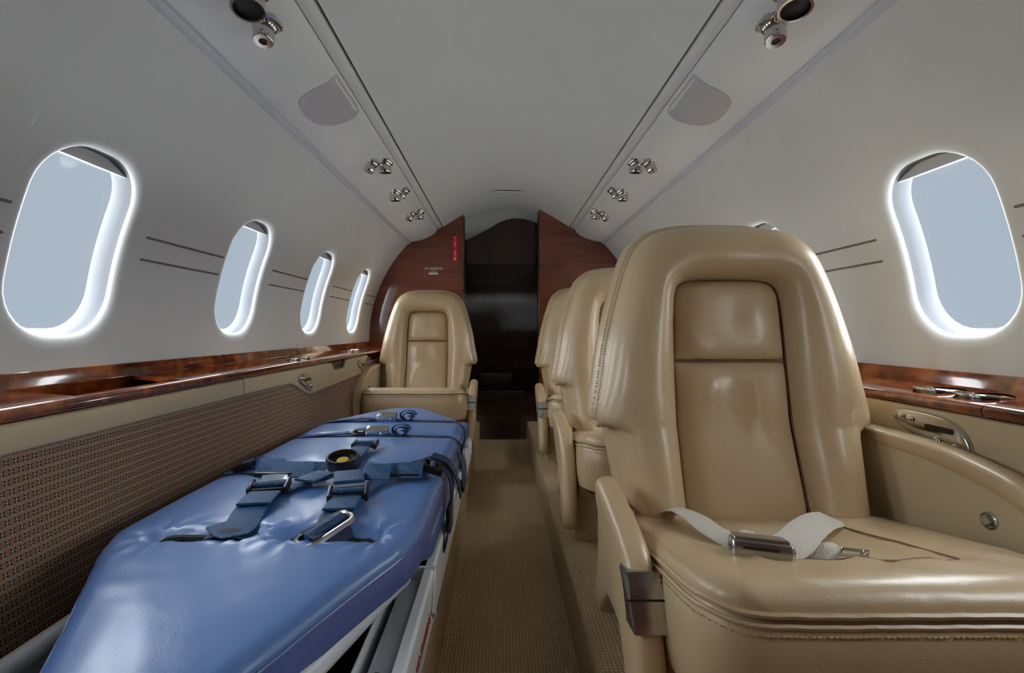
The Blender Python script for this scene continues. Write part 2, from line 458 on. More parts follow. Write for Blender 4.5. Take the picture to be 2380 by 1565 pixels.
for k, sd_ in enumerate((-1, 1)):
    nm = 'left' if sd_ < 0 else 'right'
    gg = G(); gg.rings([[(sd_*x, y, z) for x, z in ((0.3945, 1.345), (0.395, 1.3285), (0.407, 1.322), (0.4180, 1.317), (0.4185, 1.335))] for y in (YA, YB)], False)
    tag(gg.build('trim_%d' % (k+1), 'psu', sharp=60), 'narrow filler strip between ceiling gap and %s overhead panel' % nm, 'trim', kind='structure')
    gg = G(); gg.rings([[(sd_*x, y, z) for x, z in ((0.360, 1.365), (0.386, 1.346), (0.400, 1.342), (0.425, 1.330))] for y in (YA, YB)], False)
    tag(gg.build('trim_%d' % (k+3), 'dark'), 'dark recessed gap beside the %s overhead panel' % nm, 'trim', kind='structure')
    gg = G(); gg.rings([[(sd_*x, y, z) for x, z in PSU] for y in (YA, 0.5, 1.3, 2.0, YB-0.002)], False)
    gg.add([(sd_*x, YB-0.002, z) for x, z in PSU]+[(sd_*0.60, YB-0.002, 1.36)], [tuple(range(len(PSU)+1))])
    p_ = gg.build('overhead_panel', 'psu', sharp=50)
    tag(p_, '%s off-white overhead service panel with lights and air nozzles' % nm, 'panel')
    gg = G(); cr = []
    for a in range(9):
        t = PI*a/8; cr.append((sd_*(0.5965+0.011*math.cos(t)), 1.234-0.009*math.sin(t)))
    cr += [(sd_*0.583, 1.246), (sd_*0.612, 1.246)]
    gg.rings([[(x, y, z) for x, z in cr] for y in (YA, YB-0.002)], True, True, True)
    tag(gg.build('trim_%d' % (k+5), 'rail', sharp=60), 'pale blue-white rounded rail along the %s overhead panel' % nm, 'trim', kind='structure')

# added skin seals daylight leaks above the lining; added ground bounces light onto the ceiling
skin = [(0.838, 43.5)]+[(0.895, 46+88*k/24) for k in range(25)]+[(0.838, 136.5)]
gg = G(); gg.rings([[(r*math.cos(math.radians(a)), y, ZC+r*math.sin(math.radians(a))) for r, a in skin] for y in (YA-0.03, 3.24)], False)
tag(gg.build('light_seal_skin', 'psu'), 'added unseen skin above the cabin lining, sealing out daylight', 'fuselage', kind='structure')
gg = G(); gg.box((0, 0, -1.35), (90, 90, 0.1)); tag(gg.build('bounce_ground', 'concrete', smooth=False), 'added unseen pale concrete ground bouncing light up through the windows', 'ground', kind='structure')

# floor: sunken aisle between two raised carpeted platforms
AL, AR, HP = -0.162, 0.126, 0.14
def slab(name, x0, x1, y0, y1, z0, z1, lab, bev=0.012):
    gg = G(); gg.prism([(x0, z0), (x1, z0), (x1, z1), (x0, z1)], y0, y1, lambda p, d: (p[0], d, p[1]))
    o = gg.build(name, 'carpet', smooth=False); return tag(o, lab, 'floor', kind='structure')
slab('floor', -0.60, 0.60, YA, 3.22, -0.03, 0.0, 'sunken aisle floor with beige woven carpet')
def platform(sd_, xe):
    gg = G(); pr = [(xe, 0.0)]
    for k in range(5):
        a = PI/2*k/4; pr.append((xe+sd_*0.012*(1-math.cos(a)), HP-0.012*(1-math.sin(a))))
    pr.append((sd_*0.70, HP))
    gg.rings([[(x, y, z) for x, z in pr] for y in (YA, 1.0, YB)], False)
    o = gg.build('platform_left' if sd_ < 0 else 'platform_right', 'carpet')
    return tag(o, 'raised carpeted platform under the %s' % ('stretcher on the left' if sd_ < 0 else 'row of seats on the right'), 'floor', kind='structure')
platform(-1, AL); platform(1, AR)

# aft bulkhead: two wooden partition panels beside the opening
def bulk(sd_, xi):
    pts = [(xi, 0.0)]
    pr = []
    for x, z in CPROF+[(0.42, 1.322)]+PSU[2:]:
        if x > abs(xi): pr.append((sd_*x, z+0.004))
    pts.append((xi, zceil(xi)+0.002)); pts += pr
    for k in range(14):
        ph = PH1+(PH0-PH1)*k/13; p = wallp(sd_, ph, 0, 0.002); pts.append((p.x, p.z))
    pts.append((sd_*0.60, 0.0))
    gg = G(); gg.prism(pts, YB, YB+0.03, lambda p, d: (p[0], d, p[1]))
    o = gg.build('wall_back_left' if sd_ < 0 else 'wall_back_right', 'bulk_wood', smooth=False)
    tag(o, 'glossy reddish-brown wooden partition %s of the aft doorway' % ('left' if sd_ < 0 else 'right'), 'wall', kind='structure')
    e = G(); e.box((xi-sd_*0.004, YB+0.014, zceil(xi)/2-0.004), (0.007, 0.042, zceil(xi)-0.02), 0.003)
    e.build('edge_strip', 'dark_wood', o)
    return o
BL = bulk(-1, -0.261); BR = bulk(1, 0.202)

gg = G(); gg.box((0, YA-0.011, 0.75), (1.72, 0.02, 1.6)); tag(gg.build('front_light_block', 'bulk_wood', smooth=False), 'added unseen wooden partition behind the viewpoint, blocking light from the front', 'wall', kind='structure')  # added out of view to cut frontal light and darken the near end
# space behind the doorway: beige end plate and dark door with ribbed sliding panel
gg = G(); gg.box((0, 3.225, 0.75), (1.7, 0.02, 1.6)); tag(gg.build('wall_back_end', 'liner', smooth=False), 'beige end wall above the dark aft door', 'wall', kind='structure')
for sd_, x in ((-1, -0.47), (1, 0.42)):
    gg = G(); gg.box((x, 3.135, 0.74), (0.02, 0.15, 1.48)); tag(gg.build('wall_back_side_left' if sd_ < 0 else 'wall_back_side_right', 'dark_wood', smooth=False), 'dark wooden side wall behind the %s partition' % ('left' if sd_ < 0 else 'right'), 'wall', kind='structure')
door = empty('door_1', (-0.03, 3.16, 0)); tag(door, 'dark glossy aft door with ribbed panel and arched top', 'door', kind='structure')
top = crom([(-0.455, 1.18), (-0.271, 1.263), (-0.126, 1.337), (-0.0295, 1.392), (0.053, 1.4115), (0.13, 1.405), (0.204, 1.379), (0.405, 1.28)], 5)
gg = G(); gg.prism([(-0.455, 0.0)]+[tuple(p) for p in top]+[(0.405, 0.0)], 3.16, 3.19, lambda p, d: (p[0], d, p[1]))
gg.build('door_panel', 'dark_wood', door, smooth=False)
gg = G(); nrib = 112; wr_ = 0.84/nrib
for i in range(nrib):
    x = -0.445+wr_*(i+0.5)
    pr = [(x+wr_*0.48*math.cos(PI*k/5), 3.1585-wr_*0.40*math.sin(PI*k/5)) for k in range(6)]
    gg.rings([[(a, b, z) for a, b in pr] for z in (0.30, 1.12)], False)
tag(gg.build('ribbed_panel', 'rib_wood', door), kind='stuff')
gg = G(); gg.box((-0.03, 3.155, 0.28), (0.30, 0.012, 0.06), 0.004); gg.build('kick_plate', 'dark_wood', door)
text('exit_lettering', 'EXIT', 0.034, 'dim_letter', door, Matrix.Translation((-0.057, 3.1592, 0.129)) @ Matrix.Rotation(PI/2, 4, 'X'))
gg = G(); gg.prism(rrect(-0.063, 0.395, 0.105, 0.030, 0.024, 5), 3.12, 3.155, lambda p, d: (p[0], d, p[1]), 0.008)
tag(gg.build('flush_handle', 'black', door))

# flush vent in the ceiling just before the bulkhead
cv = empty('ceiling_vent', (0.005, 2.78, 1.48), 'small flush rectangular vent in the ceiling before the aft doorway', 'vent')
gg = G(); gg.prism(rrect(0.005, 2.78, 0.098, 0.020, 0.006, 3), -0.001, 0.004, lambda p, d: (p[0], p[1], zceil(p[0])-d), 0.002); gg.build('vent_frame', 'psu', cv)
gg = G(); gg.prism(rrect(0.005, 2.78, 0.086, 0.010, 0.004, 3), 0.0035, 0.0055, lambda p, d: (p[0], p[1], zceil(p[0])-d)); gg.build('vent_grille', 'grey_cover', cv)

# placards on the left partition
yb = YB-0.0005
fs_ = empty('wall_sign', ((1058-U0)/F_PX*YB+CAM.x, YB, CAM.z+0.40), 'red upright sign with stacked white letters on the left partition', 'sign')
sx_ = fs_.location.x; sz_ = CAM.z+(V0-579)/F_PX*YB
gg = G(); gg.prism(rrect(sx_, sz_, 0.0225, 0.078, 0.004, 3), YB, YB-0.008, lambda p, d: (p[0], d, p[1]), 0.002); gg.build('sign_plate', 'red', fs_)
text('lettering', 'F\nI\nR\nE\n\nE\nX\nT', 0.0205, 'offwhite', fs_, Matrix.Translation((sx_, YB-0.0088, sz_+0.010)) @ Matrix.Rotation(PI/2, 4, 'X'), space=0.78)
gg = G(); gg.prism([(sx_, sz_-0.072), (sx_+0.011, sz_-0.060), (sx_+0.004, sz_-0.060), (sx_+0.004, sz_-0.050), (sx_-0.004, sz_-0.050), (sx_-0.004, sz_-0.060), (sx_-0.011, sz_-0.060)], YB-0.008, YB-0.009, lambda p, d: (p[0], d, p[1])); gg.build('arrow', 'offwhite', fs_, smooth=False)
nsx, nsz = (1008-U0)/F_PX*YB+CAM.x, CAM.z+(V0-630)/F_PX*YB
ns = empty('smoking_placard', (nsx, YB, nsz-0.03), 'white NO SMOKING lettering above a small blank plate on the left partition', 'placard')
RX = Matrix.Rotation(PI/2, 4, 'X')
text('lettering', 'NO SMOKING', 0.0175, 'offwhite', ns, Matrix.Translation((nsx, YB-0.0008, nsz+0.014)) @ RX)
text('small_lettering', 'IN LAVATORY', 0.0068, 'offwhite', ns, Matrix.Translation((nsx, YB-0.0008, nsz-0.001)) @ RX)
gg = G(); gg.box((nsx-0.002, YB-0.001, nsz-0.016), (0.058, 0.002, 0.014), 0.0008); gg.build('blank_plate', 'offwhite', ns)

# ------------------------------------------------------------------ overhead fixtures
def axis_mat(o, ax): return Vector(o), Vector(ax).normalized()
def reading_light(x, y, ax, label, sc=1.0):
    z = zpsu(x); e = empty('reading_light', (x, y, z), label, 'light', 'reading lights in the overhead panels')
    nrm = Vector((math.copysign(0.25, -x)*-1, 0, -1)).normalized(); o = Vector((x, y, z+0.002)); ax = Vector(ax).normalized()
    G().lathe([(0.036*sc, -0.004), (0.036*sc, 0.002), (0.033*sc, 0.006), (0.028*sc, 0.006), (0.027*sc, 0.0)], o, nrm, 24).build('flange', 'chrome', e)
    c = o+nrm*0.004
    G().lathe([(0.0285*sc*math.sin(t), 0.0285*sc*-math.cos(t)) for t in [PI*(0.12+0.76*k/9) for k in range(10)]], c, ax, 24).build('ball', 'chrome', e)
    G().lathe([(0.024*sc, 0.012*sc), (0.0275*sc, 0.022*sc), (0.0275*sc, 0.042*sc), (0.0265*sc, 0.0435*sc), (0.0225*sc, 0.0435*sc), (0.0220*sc, 0.022*sc)], c, ax, 24, True, False).build('barrel', 'chrome', e)
    G().lathe([(0.0225*sc, 0.036*sc), (0.020*sc, 0.0375*sc), (0.006*sc, 0.0385*sc)], c, ax, 20).build('lens', 'dark', e)
def air_nozzle(x, y, ax, label, sc=1.0):
    z = zpsu(x); e = empty('air_nozzle', (x, y, z), label, 'air vent', 'air nozzles in the overhead panels')
    nrm = Vector((math.copysign(0.25, -x)*-1, 0, -1)).normalized(); o = Vector((x, y, z+0.002)); ax = Vector(ax).normalized()
    G().lathe([(0.031*sc, -0.004), (0.031*sc, 0.002), (0.028*sc, 0.005), (0.0245*sc, 0.005), (0.023*sc, 0.0)], o, nrm, 24).build('flange', 'chrome', e)
    c = o+nrm*0.003
    G().lathe([(0.0245*sc*math.sin(t), 0.0245*sc*-math.cos(t)) for t in [PI*(0.12+0.76*k/9) for k in range(10)]], c, ax, 24).build('ball', 'chrome', e)
    G().lathe([(0.017*sc, 0.014*sc), (0.0185*sc, 0.022*sc), (0.0185*sc, 0.040*sc), (0.0165*sc, 0.0425*sc), (0.008*sc, 0.0425*sc), (0.0065*sc, 0.036*sc), (0.0050*sc, 0.035*sc)], c, ax, 24, True, True).build('barrel', 'chrome', e)
    G().lathe([(0.0080*sc, 0.0400*sc), (0.0040*sc, 0.0405*sc)], c, ax, 12).build('nozzle_hole', 'black', e)
for sd_ in (-1, 1):
    nm = 'left' if sd_ < 0 else 'right'
    d = sd_
    reading_light(d*0.458, 0.83, (-d*0.10, -0.20, -1), 'large chrome reading light at the near end of the %s overhead panel' % nm, 1.0)
    air_nozzle(d*0.470, 0.915, (-d*0.05, -0.25, -1), 'chrome air nozzle beside the nearest reading light on the %s' % nm, 1.0)
    for (y, o1, o2, lab) in ((1.70, (0.470, -0.020), (0.440, 0.035), 'second'), (2.06, (0.440, 0.020), (0.470, -0.020), 'third'), (2.43, (0.470, -0.015), (0.440, 0.025), 'farthest')):
        sw = lab == 'second'
        air_nozzle(d*(o1[0]), y+o1[1], (d*0.35, -0.15, -1), 'small chrome air nozzle of the %s pair in the %s overhead panel' % (lab, nm), 0.86)
        reading_light(d*(o2[0]), y+o2[1], (-d*0.05, 0.10, -1), 'small chrome reading light of the %s pair in the %s overhead panel' % (lab, nm), 0.80)
    # grey flush cover
    key = [(0.424, 1.175), (0.424, 1.27), (0.4235, 1.345), (0.432, 1.370), (0.475, 1.358), (0.510, 1.336), (0.529, 1.300), (0.533, 1.254), (0.523, 1.197), (0.503, 1.171), (0.473, 1.163), (0.444, 1.166), (0.430, 1.167)]
    pl = [tuple(q) for q in crom(key+[key[0]], 4)[:-1]]
    gg = G(); rs = []
    cx_, cy_ = 0.472, 1.28
    for t in (1.0, 0.985, 0.7, 0.4, 0.1):
        off = 0.0 if t == 1.0 else 0.0022
        rs.append([(d*(cx_+(x-cx_)*t), cy_+(y-cy_)*t, interp(PSU[1:], cx_+(x-cx_)*t)-off) for x, y in pl])
    gg.rings(rs, True, False, True)
    tag(gg.build('oxygen_cover', 'grey_cover'), 'grey curved flush cover on the %s overhead panel' % nm, 'cover', 'grey covers in the overhead panels')

# ------------------------------------------------------------------ side ledges, panels
LZ = {-1: 0.0, 1: -0.008}
CUPX, CUPR = 0.7600, 0.0355
CUPS = {1: [0.812, 0.894], -1: [1.695, 1.785, 2.33, 2.42]}
def ledge(sd_):
    nm = 'left' if sd_ < 0 else 'right'; dz = LZ[sd_]
    e = empty('side_ledge', (sd_*0.76, 1.2, 0.60+dz), 'glossy red-brown wooden ledge under the %s windows' % nm, 'ledge')
    xb, xf = 0.815, 0.690
    zb, zf = 0.603+dz, 0.592+dz
    # upstand against the wall
    gg = G(); pr = [(0.8365, 0.560+dz), (0.8370, 0.622+dz), (0.8255, 0.622+dz), (0.8252, 0.629+dz), (0.8240, 0.6300+dz), (0.8225, 0.6290+dz), (0.817, 0.603+dz), (0.8168, 0.590+dz)]
    gg.rings([[(sd_*x, y, z) for x, z in pr] for y in (YA, YB-0.001)], True, True, True); gg.build('upstand', 'wood', e)
    # top with a rounded front; the left one has an open bin
    def top(y0, y1, xi=0.8165):
        g2 = G(); pr = [(xi, 0.560+dz), (xi, zb+(zf-zb)*(0.8165-xi)/0.13)]
        for x in (0.79, 0.76, 0.73, 0.715):
            if x < xi: pr.append((x, zb+(zf-zb)*(0.8165-x)/0.13+0.001))
        for k in range(8):
            a = PI*k/7; pr.append((0.7030-0.0105*math.sin(a), 0.5845+dz+0.0100*math.cos(a)))
        g2.rings([[(sd_*x, y, z) for x, z in pr] for y in (y0, y1)], True, True, True); return g2
    if sd_ < 0:
        segs = [(YA, 0.785), (1.045, 1.245), (1.247, 1.60), (1.602, 2.02), (2.022, YB-0.001)]
        top(0.785, 1.045, 0.718).build('bin_lip', 'wood', e)
        bn = G(); x0, x1, y0, y1, zt, zd = 0.718, 0.8165, 0.785, 1.045, 0.597+dz, 0.50+dz
        bn.add([(sd_*x0, y0, zt-0.012), (sd_*x1, y0, zt), (sd_*x1, y1, zt), (sd_*x0, y1, zt-0.012), (sd_*x0, y0, zd), (sd_*x1, y0, zd), (sd_*x1, y1, zd), (sd_*x0, y1, zd)],
               [(0, 1, 5, 4), (1, 2, 6, 5), (2, 3, 7, 6), (3, 0, 4, 7), (4, 5, 6, 7)])
        bn.build('bin', 'wood', e, smooth=False)
        ln = G(); ln.box((sd_*0.8130, 1.25, 0.6035+dz), (0.006, 1.1, 0.004), 0.001); ln.build('cover_track', 'wood', e)
    else:
        segs = [(YA, 0.748), (0.750, 1.30), (1.302, 1.95), (1.952, YB-0.001)]
    def top_holes(y0, y1, cups):
        g2 = top(y0, y1, 0.7160)              # rounded front strip, then a pierced flat part behind it
        zf_ = lambda x: zb+(zf-zb)*(0.8165-x)/0.13+0.001
        edges = [y0]+[(cups[i]+cups[i+1])/2 for i in range(len(cups)-1)]+[y1]
        for c, (ya, yb_) in zip(cups, zip(edges, edges[1:])):
            ci = [(CUPX+CUPR*math.cos(2*PI*k/32), c+CUPR*math.sin(2*PI*k/32)) for k in range(32)]; rim = []
            for px_, py_ in ci:
                dx, dy = px_-CUPX, py_-c
                kx = ((0.8165-CUPX) if dx > 0 else (0.7160-CUPX))/dx if abs(dx) > 1e-9 else 1e9
                ky = ((yb_-c) if dy > 0 else (ya-c))/dy if abs(dy) > 1e-9 else 1e9
                k = min(kx, ky); rim.append((CUPX+dx*k, c+dy*k))
            P = lambda q: (sd_*q[0], q[1], zf_(q[0]))
            g2.rings([[P(q) for q in rim], [P(q) for q in ci]], True)
            for i in range(32):
                q, r = rim[i], rim[(i+1) % 32]
                ov = lambda t: abs(t[0]-0.8165) < 1e-6 or abs(t[0]-0.7160) < 1e-6
                if ov(q) != ov(r):
                    cx_ = q[0] if ov(q) else r[0]; cy_ = r[1] if ov(q) else q[1]
                    g2.add([P(q), P((cx_, cy_)), P(r)], [(0, 1, 2)])
        return g2
    for a, b in segs:
        cups = [c for c in CUPS[sd_] if a < c < b]
        (top_holes(a, b, cups) if cups else top(a, b)).build('ledge_top', 'wood', e)
    return e
LEDGE = {s_: ledge(s_) for s_ in (-1, 1)}
def ledge_z(sd_, x): return 0.603+LZ[sd_]-0.011*(0.8165-abs(x))/0.13+0.001
def cup_holder(sd_, y, label, grp):
    x, r = CUPX, CUPR; z = ledge_z(sd_, x); e = empty('cup_holder', (sd_*x, y, z-0.05), label, 'cup holder', grp); o = (sd_*x, y, z)
    ax = Vector((sd_*0.085, 0, 1))
    G().lathe([(r*1.12, -0.001), (r*1.12, 0.0015), (r*1.06, 0.0032), (r*1.0, 0.0025), (r*0.97, -0.002)], o, ax, 32, False, False).build('rim', 'chrome', e)
    G().lathe([(r*0.97, 0.0), (r*0.94, -0.045), (r*0.90, -0.050), (r*0.2, -0.050)], o, ax, 32, False, True).build('well', 'steel_dark', e)
for y, lab in ((CUPS[1][1], 'farther'), (CUPS[1][0], 'nearer')):
    cup_holder(1, y, 'chrome-rimmed cup holder in the right ledge, %s of the pair' % lab, 'cup holders in the right ledge')
for y, lab in zip(CUPS[-1], ('nearer of two halfway along', 'farther of two halfway along', 'nearer of two at the far end of', 'farther of two at the far end of')):
    cup_holder(-1, y, 'chrome-rimmed cup holder, %s the left ledge' % lab, 'cup holders in the left ledge')

def side_panel(sd_):
    nm = 'left' if sd_ < 0 else 'right'; dz = LZ[sd_]
    xo = 0.694
    pieces = []
    zt = 0.5735+dz
    def pan(name, pts, x=xo, th=0.016, mat='leather_panel', bev=0.006):
        gg = G(); gg.prism(pts, sd_*(x+th), sd_*x, lambda p, d: (d, p[0], p[1]), bev, 3); return gg.build(name, mat)
    if sd_ < 0:
        o = pan('trim_7', [(YA, zt), (YA, 0.531), (1.268, 0.531), (1.268, zt)]); pieces.append(o)
        tag(o, 'long narrow beige leather panel below the near left ledge', 'panel', kind='structure')
        key = [(1.272, 0.531), (1.50, 0.530), (1.57, 0.526), (1.63, 0.505), (1.69, 0.482), (1.74, 0.476), (1.80, 0.477), (2.28, 0.490), (2.36, 0.498), (2.40, 0.53)]
        pts = [tuple(q) for q in crom(key, 3)]+[(2.46, zt), (2.16, zt), (2.12, zt-0.004), (2.10, zt-0.030), (2.07, zt-0.036), (2.00, zt-0.036), (1.97, zt-0.030), (1.94, zt-0.004), (1.90, zt), (1.272, zt)]
        o = pan('trim_8', pts); tag(o, 'beige leather panel with stepped lower edge and finger notch at far left', 'panel', kind='structure')
        b = G(); b.box((-0.712, 2.03, 0.545), (0.012, 0.24, 0.05)); b.build('notch_back', 'black', o)
        f = G(); f.rings([[(-0.703, y, 0.545), (-0.700, y, 0.40), (-0.668, y, HP)] for y in (YA, 1.2, YB-0.001)], False)
        ob = f.build('wall_lower_left', 'fabric'); tag(ob, 'lower left wall covered in brown woven lattice fabric', 'wall', kind='structure')
    else:
        key = [(YA, 0.30), (0.35, 0.30), (0.45, 0.40), (0.52, 0.48), (0.60, 0.53), (0.68, zt)]
        o = pan('trim_9', [(0.69, zt), (0.60, zt-0.014), (0.50, zt-0.055), (0.44, zt-0.12), (0.42, 0.28), (2.50, 0.28), (2.50, zt)])
        tag(o, 'beige leather panel below the right ledge behind the seats', 'panel', kind='structure')
        f = G(); f.rings([[(0.705, y, 0.56), (0.702, y, 0.40), (0.668, y, HP)] for y in (YA, 1.2, YB-0.001)], False)
        ob = f.build('wall_lower_right', 'fabric'); tag(ob, 'lower right wall covered in brown woven lattice fabric', 'wall', kind='structure')
side_panel(-1); side_panel(1)

# chrome control panels in the beige panels
def control_panel(sd_, yc, zc, ly, lz, label, flip=1):
    x = 0.694
    e = empty('control_panel', (sd_*x, yc, zc), label, 'control panel', 'chrome seat control panels')
    fn = lambda p, d: (sd_*(x-d), p[0], p[1])
    key = [(yc+flip*ly*0.50, zc+lz*0.30), (yc+flip*ly*0.40, zc+lz*0.47), (yc+flip*ly*0.1, zc+lz*0.50), (yc-flip*ly*0.25, zc+lz*0.40), (yc-flip*ly*0.46, zc+lz*0.05), (yc-flip*ly*0.5, zc-lz*0.42), (yc-flip*ly*0.42, zc-lz*0.50), (yc-flip*ly*0.1, zc-lz*0.34), (yc+flip*ly*0.3, zc-lz*0.05), (yc+flip*ly*0.46, zc+lz*0.12)]
    pl = [tuple(q) for q in crom(key+[key[0]], 4)[:-1]]
    gg = G(); gg.prism(pl, -0.001, 0.008, fn, 0.003); gg.build('plate', 'chrome', e)
    s = min(ly, lz)
    gg = G(); gg.prism(rrect(yc-flip*ly*0.14, zc+lz*0.16, ly*0.17, lz*0.07, lz*0.03, 3), 0.0075, 0.0095, fn); gg.build('display', 'black', e)
    for ky, kz, kr in ((0.36, 0.28, 0.085), (0.24, 0.26, 0.085), (-0.12, -0.14, 0.075), (-0.34, -0.22, 0.085)):
        o = (sd_*(x-0.0078), yc+flip*ly*ky, zc+lz*kz)
        G().lathe([(s*kr*1.25, 0), (s*kr*1.25, 0.001), (s*kr, 0.0018), (s*kr, 0.004), (s*kr*0.7, 0.005)], o, (-sd_, 0, 0), 16).build('button', 'chrome', e)
control_panel(1, 0.835, 0.526, 0.150, 0.066, 'chrome control panel with buttons above the nearest seat armrest')
control_panel(-1, 1.665, 0.522, 0.105, 0.066, 'chrome control panel with buttons in the middle of the left side panel', -1)
control_panel(-1, 2.33, 0.530, 0.09, 0.055, 'small chrome control panel beside the far left seat', -1)

# ------------------------------------------------------------------ seats
SEATH = HP
OUT = [(-0.205, 0.215), (-0.216, 0.30), (-0.2245, 0.362), (-0.230, 0.378), (-0.2500, 0.383), (-0.2615, 0.392), (-0.2605, 0.42), (-0.252, 0.46), (-0.239, 0.533), (-0.217, 0.615), (-0.191, 0.692), (-0.167, 0.730), (-0.126, 0.7560), (-0.065, 0.7665), (0, 0.768)]
INN = [(-0.110, 0.215), (-0.110, 0.30), (-0.1092, 0.355), (-0.109, 0.367), (-0.109, 0.378), (-0.109, 0.390), (-0.1085, 0.42), (-0.108, 0.455), (-0.107, 0.52), (-0.1055, 0.58), (-0.100, 0.632), (-0.086, 0.650), (-0.062, 0.6555), (-0.03, 0.657), (0, 0.657)]
OUT = [(x*(1-0.034*sstep(0.376, 0.40, z)), z) for x, z in OUT]
SMO = [(-0.205, 0.215), (-0.216, 0.30), (-0.2262, 0.362), (-0.2290, 0.376), (-0.2305, 0.386), (-0.2325, 0.396), (-0.2380, 0.42)]+[(-0.2445, 0.46)]+OUT[8:]
def mirr(k): return k+[(-x, z) for x, z in reversed(k[:-1])]
def recl(z): return 0.15*(z-0.386) if z > 0.386 else 0.34*(z-0.386)
def back_front(t):
    if t < 0.40: return 0.012-0.062*(1-((0.40-t)/0.40)**2)**0.62
    u = (t-0.40)/0.60; return 0.026-0.076*max(0.0, 1-u**2.6)**0.55
def make_seat(X, Y0, m, name_lab, detail=True, plate=True, belt=False, seed=0):
    """m = +1: window side is +x.  Local frame: y = 0 at the backrest, the seat faces -y."""
    e = empty('cabin_seat', (X, Y0, SEATH), name_lab, 'seat', 'tan leather cabin seats')
    def B(g_, name, mat, par=None, **kw): return g_.build(name, mat, par or e, local=True, **kw)
    so, si, ss_ = crom(mirr(OUT), 3), crom(mirr(INN), 3), crom(mirr(SMO), 3)
    ss_ = [Vector((p.x*m, p.y)) for p in ss_]
    so = [Vector((p.x*m, p.y)) for p in so]; si = [Vector((p.x*m, p.y)) for p in si]
    nz = lambda x, z, s_, k=0: noise.noise(Vector((x*s_, z*s_, seed*3.1+k)))
    def bp(p, y): return Vector((p[0], y+recl(p[1]), p[1]))
    # bolster
    g_ = G(); rs = []
    T = [0, 0.015, 0.05, 0.12, 0.2, 0.3, 0.4, 0.5, 0.6, 0.7, 0.78, 0.85, 0.91, 0.955, 0.985, 1.0]
    for t in T:
        r = []
        for a, b, c_ in zip(si, so, ss_):
            p = a.lerp(c_.lerp(b, sstep(0.70, 0.97, t)), t)
            ang = math.atan2(p.x, p.y-0.50)
            cw = math.exp(-((t-0.16)/0.16)**2)*sstep(0.56, 0.62, p.y)*0.004
            wr_ = cw*noise.noise(Vector((math.degrees(ang)*0.16, t*1.2, seed)))+0.0025*nz(p.x, p.y, 11)
            y = back_front(t)
            nk = sstep(0.392, 0.378, p.y); y += nk*0.014*sstep(0.80, 1.0, t)
            r.append(bp(p, y+wr_))
        rs.append(r)
    g_.rings(rs, False)
    # seam and rear shell
    def sc(k, dy, base=so):
        out = []
        for p in base:
            q = Vector((p.x*k, 0.46+(p.y-0.46)*k if p.y > 0.46 else p.y)); out.append(bp(q, dy))
        return out
    g_.rings([rs[-1], sc(0.988, 0.033)], False)
    bol = B(g_, 'backrest_bolster', 'leather')
    g2 = G(); g2.rings([sc(0.984, 0.030), sc(1.004, 0.033), sc(1.024, 0.043), sc(1.040, 0.062), sc(1.040, 0.084), sc(1.012, 0.116), sc(0.91, 0.140)], False, False, False)
    last = sc(0.91, 0.140); n = len(last)
    g2.add(last, [(i, i+1, n-2-i, n-1-i) for i in range((n-1)//2)])
    B(g2, 'backrest_shell', 'leather')
    for sgn in (-1, 1):                         # underside of the wings
        lip = G(); lip.box((sgn*0.2370, 0.050+recl(0.384), 0.381), (0.042, 0.085, 0.008), 0.003); B(lip, 'wing_lip', 'leather')
    # head and back pads in the bolster
    def pad(name, z0, z1, round_top, dep, folds):
        g3 = G(); nx, nzz = 22, 22; rows = []
        for j in range(nzz+1):
            b = j/nzz; bb = 0.5-0.5*math.cos(PI*b); z = z0+(z1-z0)*bb
            hw = interp([(0.21, 0.1098), (0.5, 0.1070), (0.60, 0.1045), (0.66, 0.1015)], z)
            if round_top:
                rr = 0.034; d = z-(z1-rr)
                if d > 0: hw = hw-rr+math.sqrt(max(0, rr*rr-d*d))
            row = []
            for i in range(nx+1):
                a = -math.cos(PI*i/nx); x = a*hw
                pf = (1-abs(a)**5)**0.7*(1-abs(2*bb-1)**7)**0.7
                fold = 0.0
                for (fx, fz, ang, wdt, ln, amp) in folds:
                    dx, dz_ = x*m-fx, z-fz
                    al = dx*math.sin(ang)+dz_*math.cos(ang); ac = dx*math.cos(ang)-dz_*math.sin(ang)
                    fold += amp*math.exp(-(ac/wdt)**2-(al/ln)**2)
                row.append(bp((x, z), 0.014-dep*pf-fold*pf+0.002*nz(x, z, 16, 5)))
            rows.append(row)
        g3.rings(rows, False)
        return B(g3, name, 'leather')
    hf = [(0.03+0.02*math.sin(seed), 0.59, 0.3, 0.018, 0.05, 0.004), (-0.06, 0.53, -0.7, 0.010, 0.05, 0.005), (0.07, 0.57, 0.5, 0.010, 0.05, 0.004*(seed % 2))]
    lf = [(0.03, 0.44, 0.02, 0.014, 0.07, 0.013), (-0.045, 0.455, 0.45, 0.014, 0.045, 0.009), (0.06, 0.34, -0.4, 0.02, 0.06, 0.004), (0.0, 0.34, 0.1, 0.04, 0.09, 0.004)]
    pad('headrest_pad', 0.5012, 0.6560, True, 0.024, hf)
    pad('back_pad', 0.205, 0.4997, False, 0.022, lf)
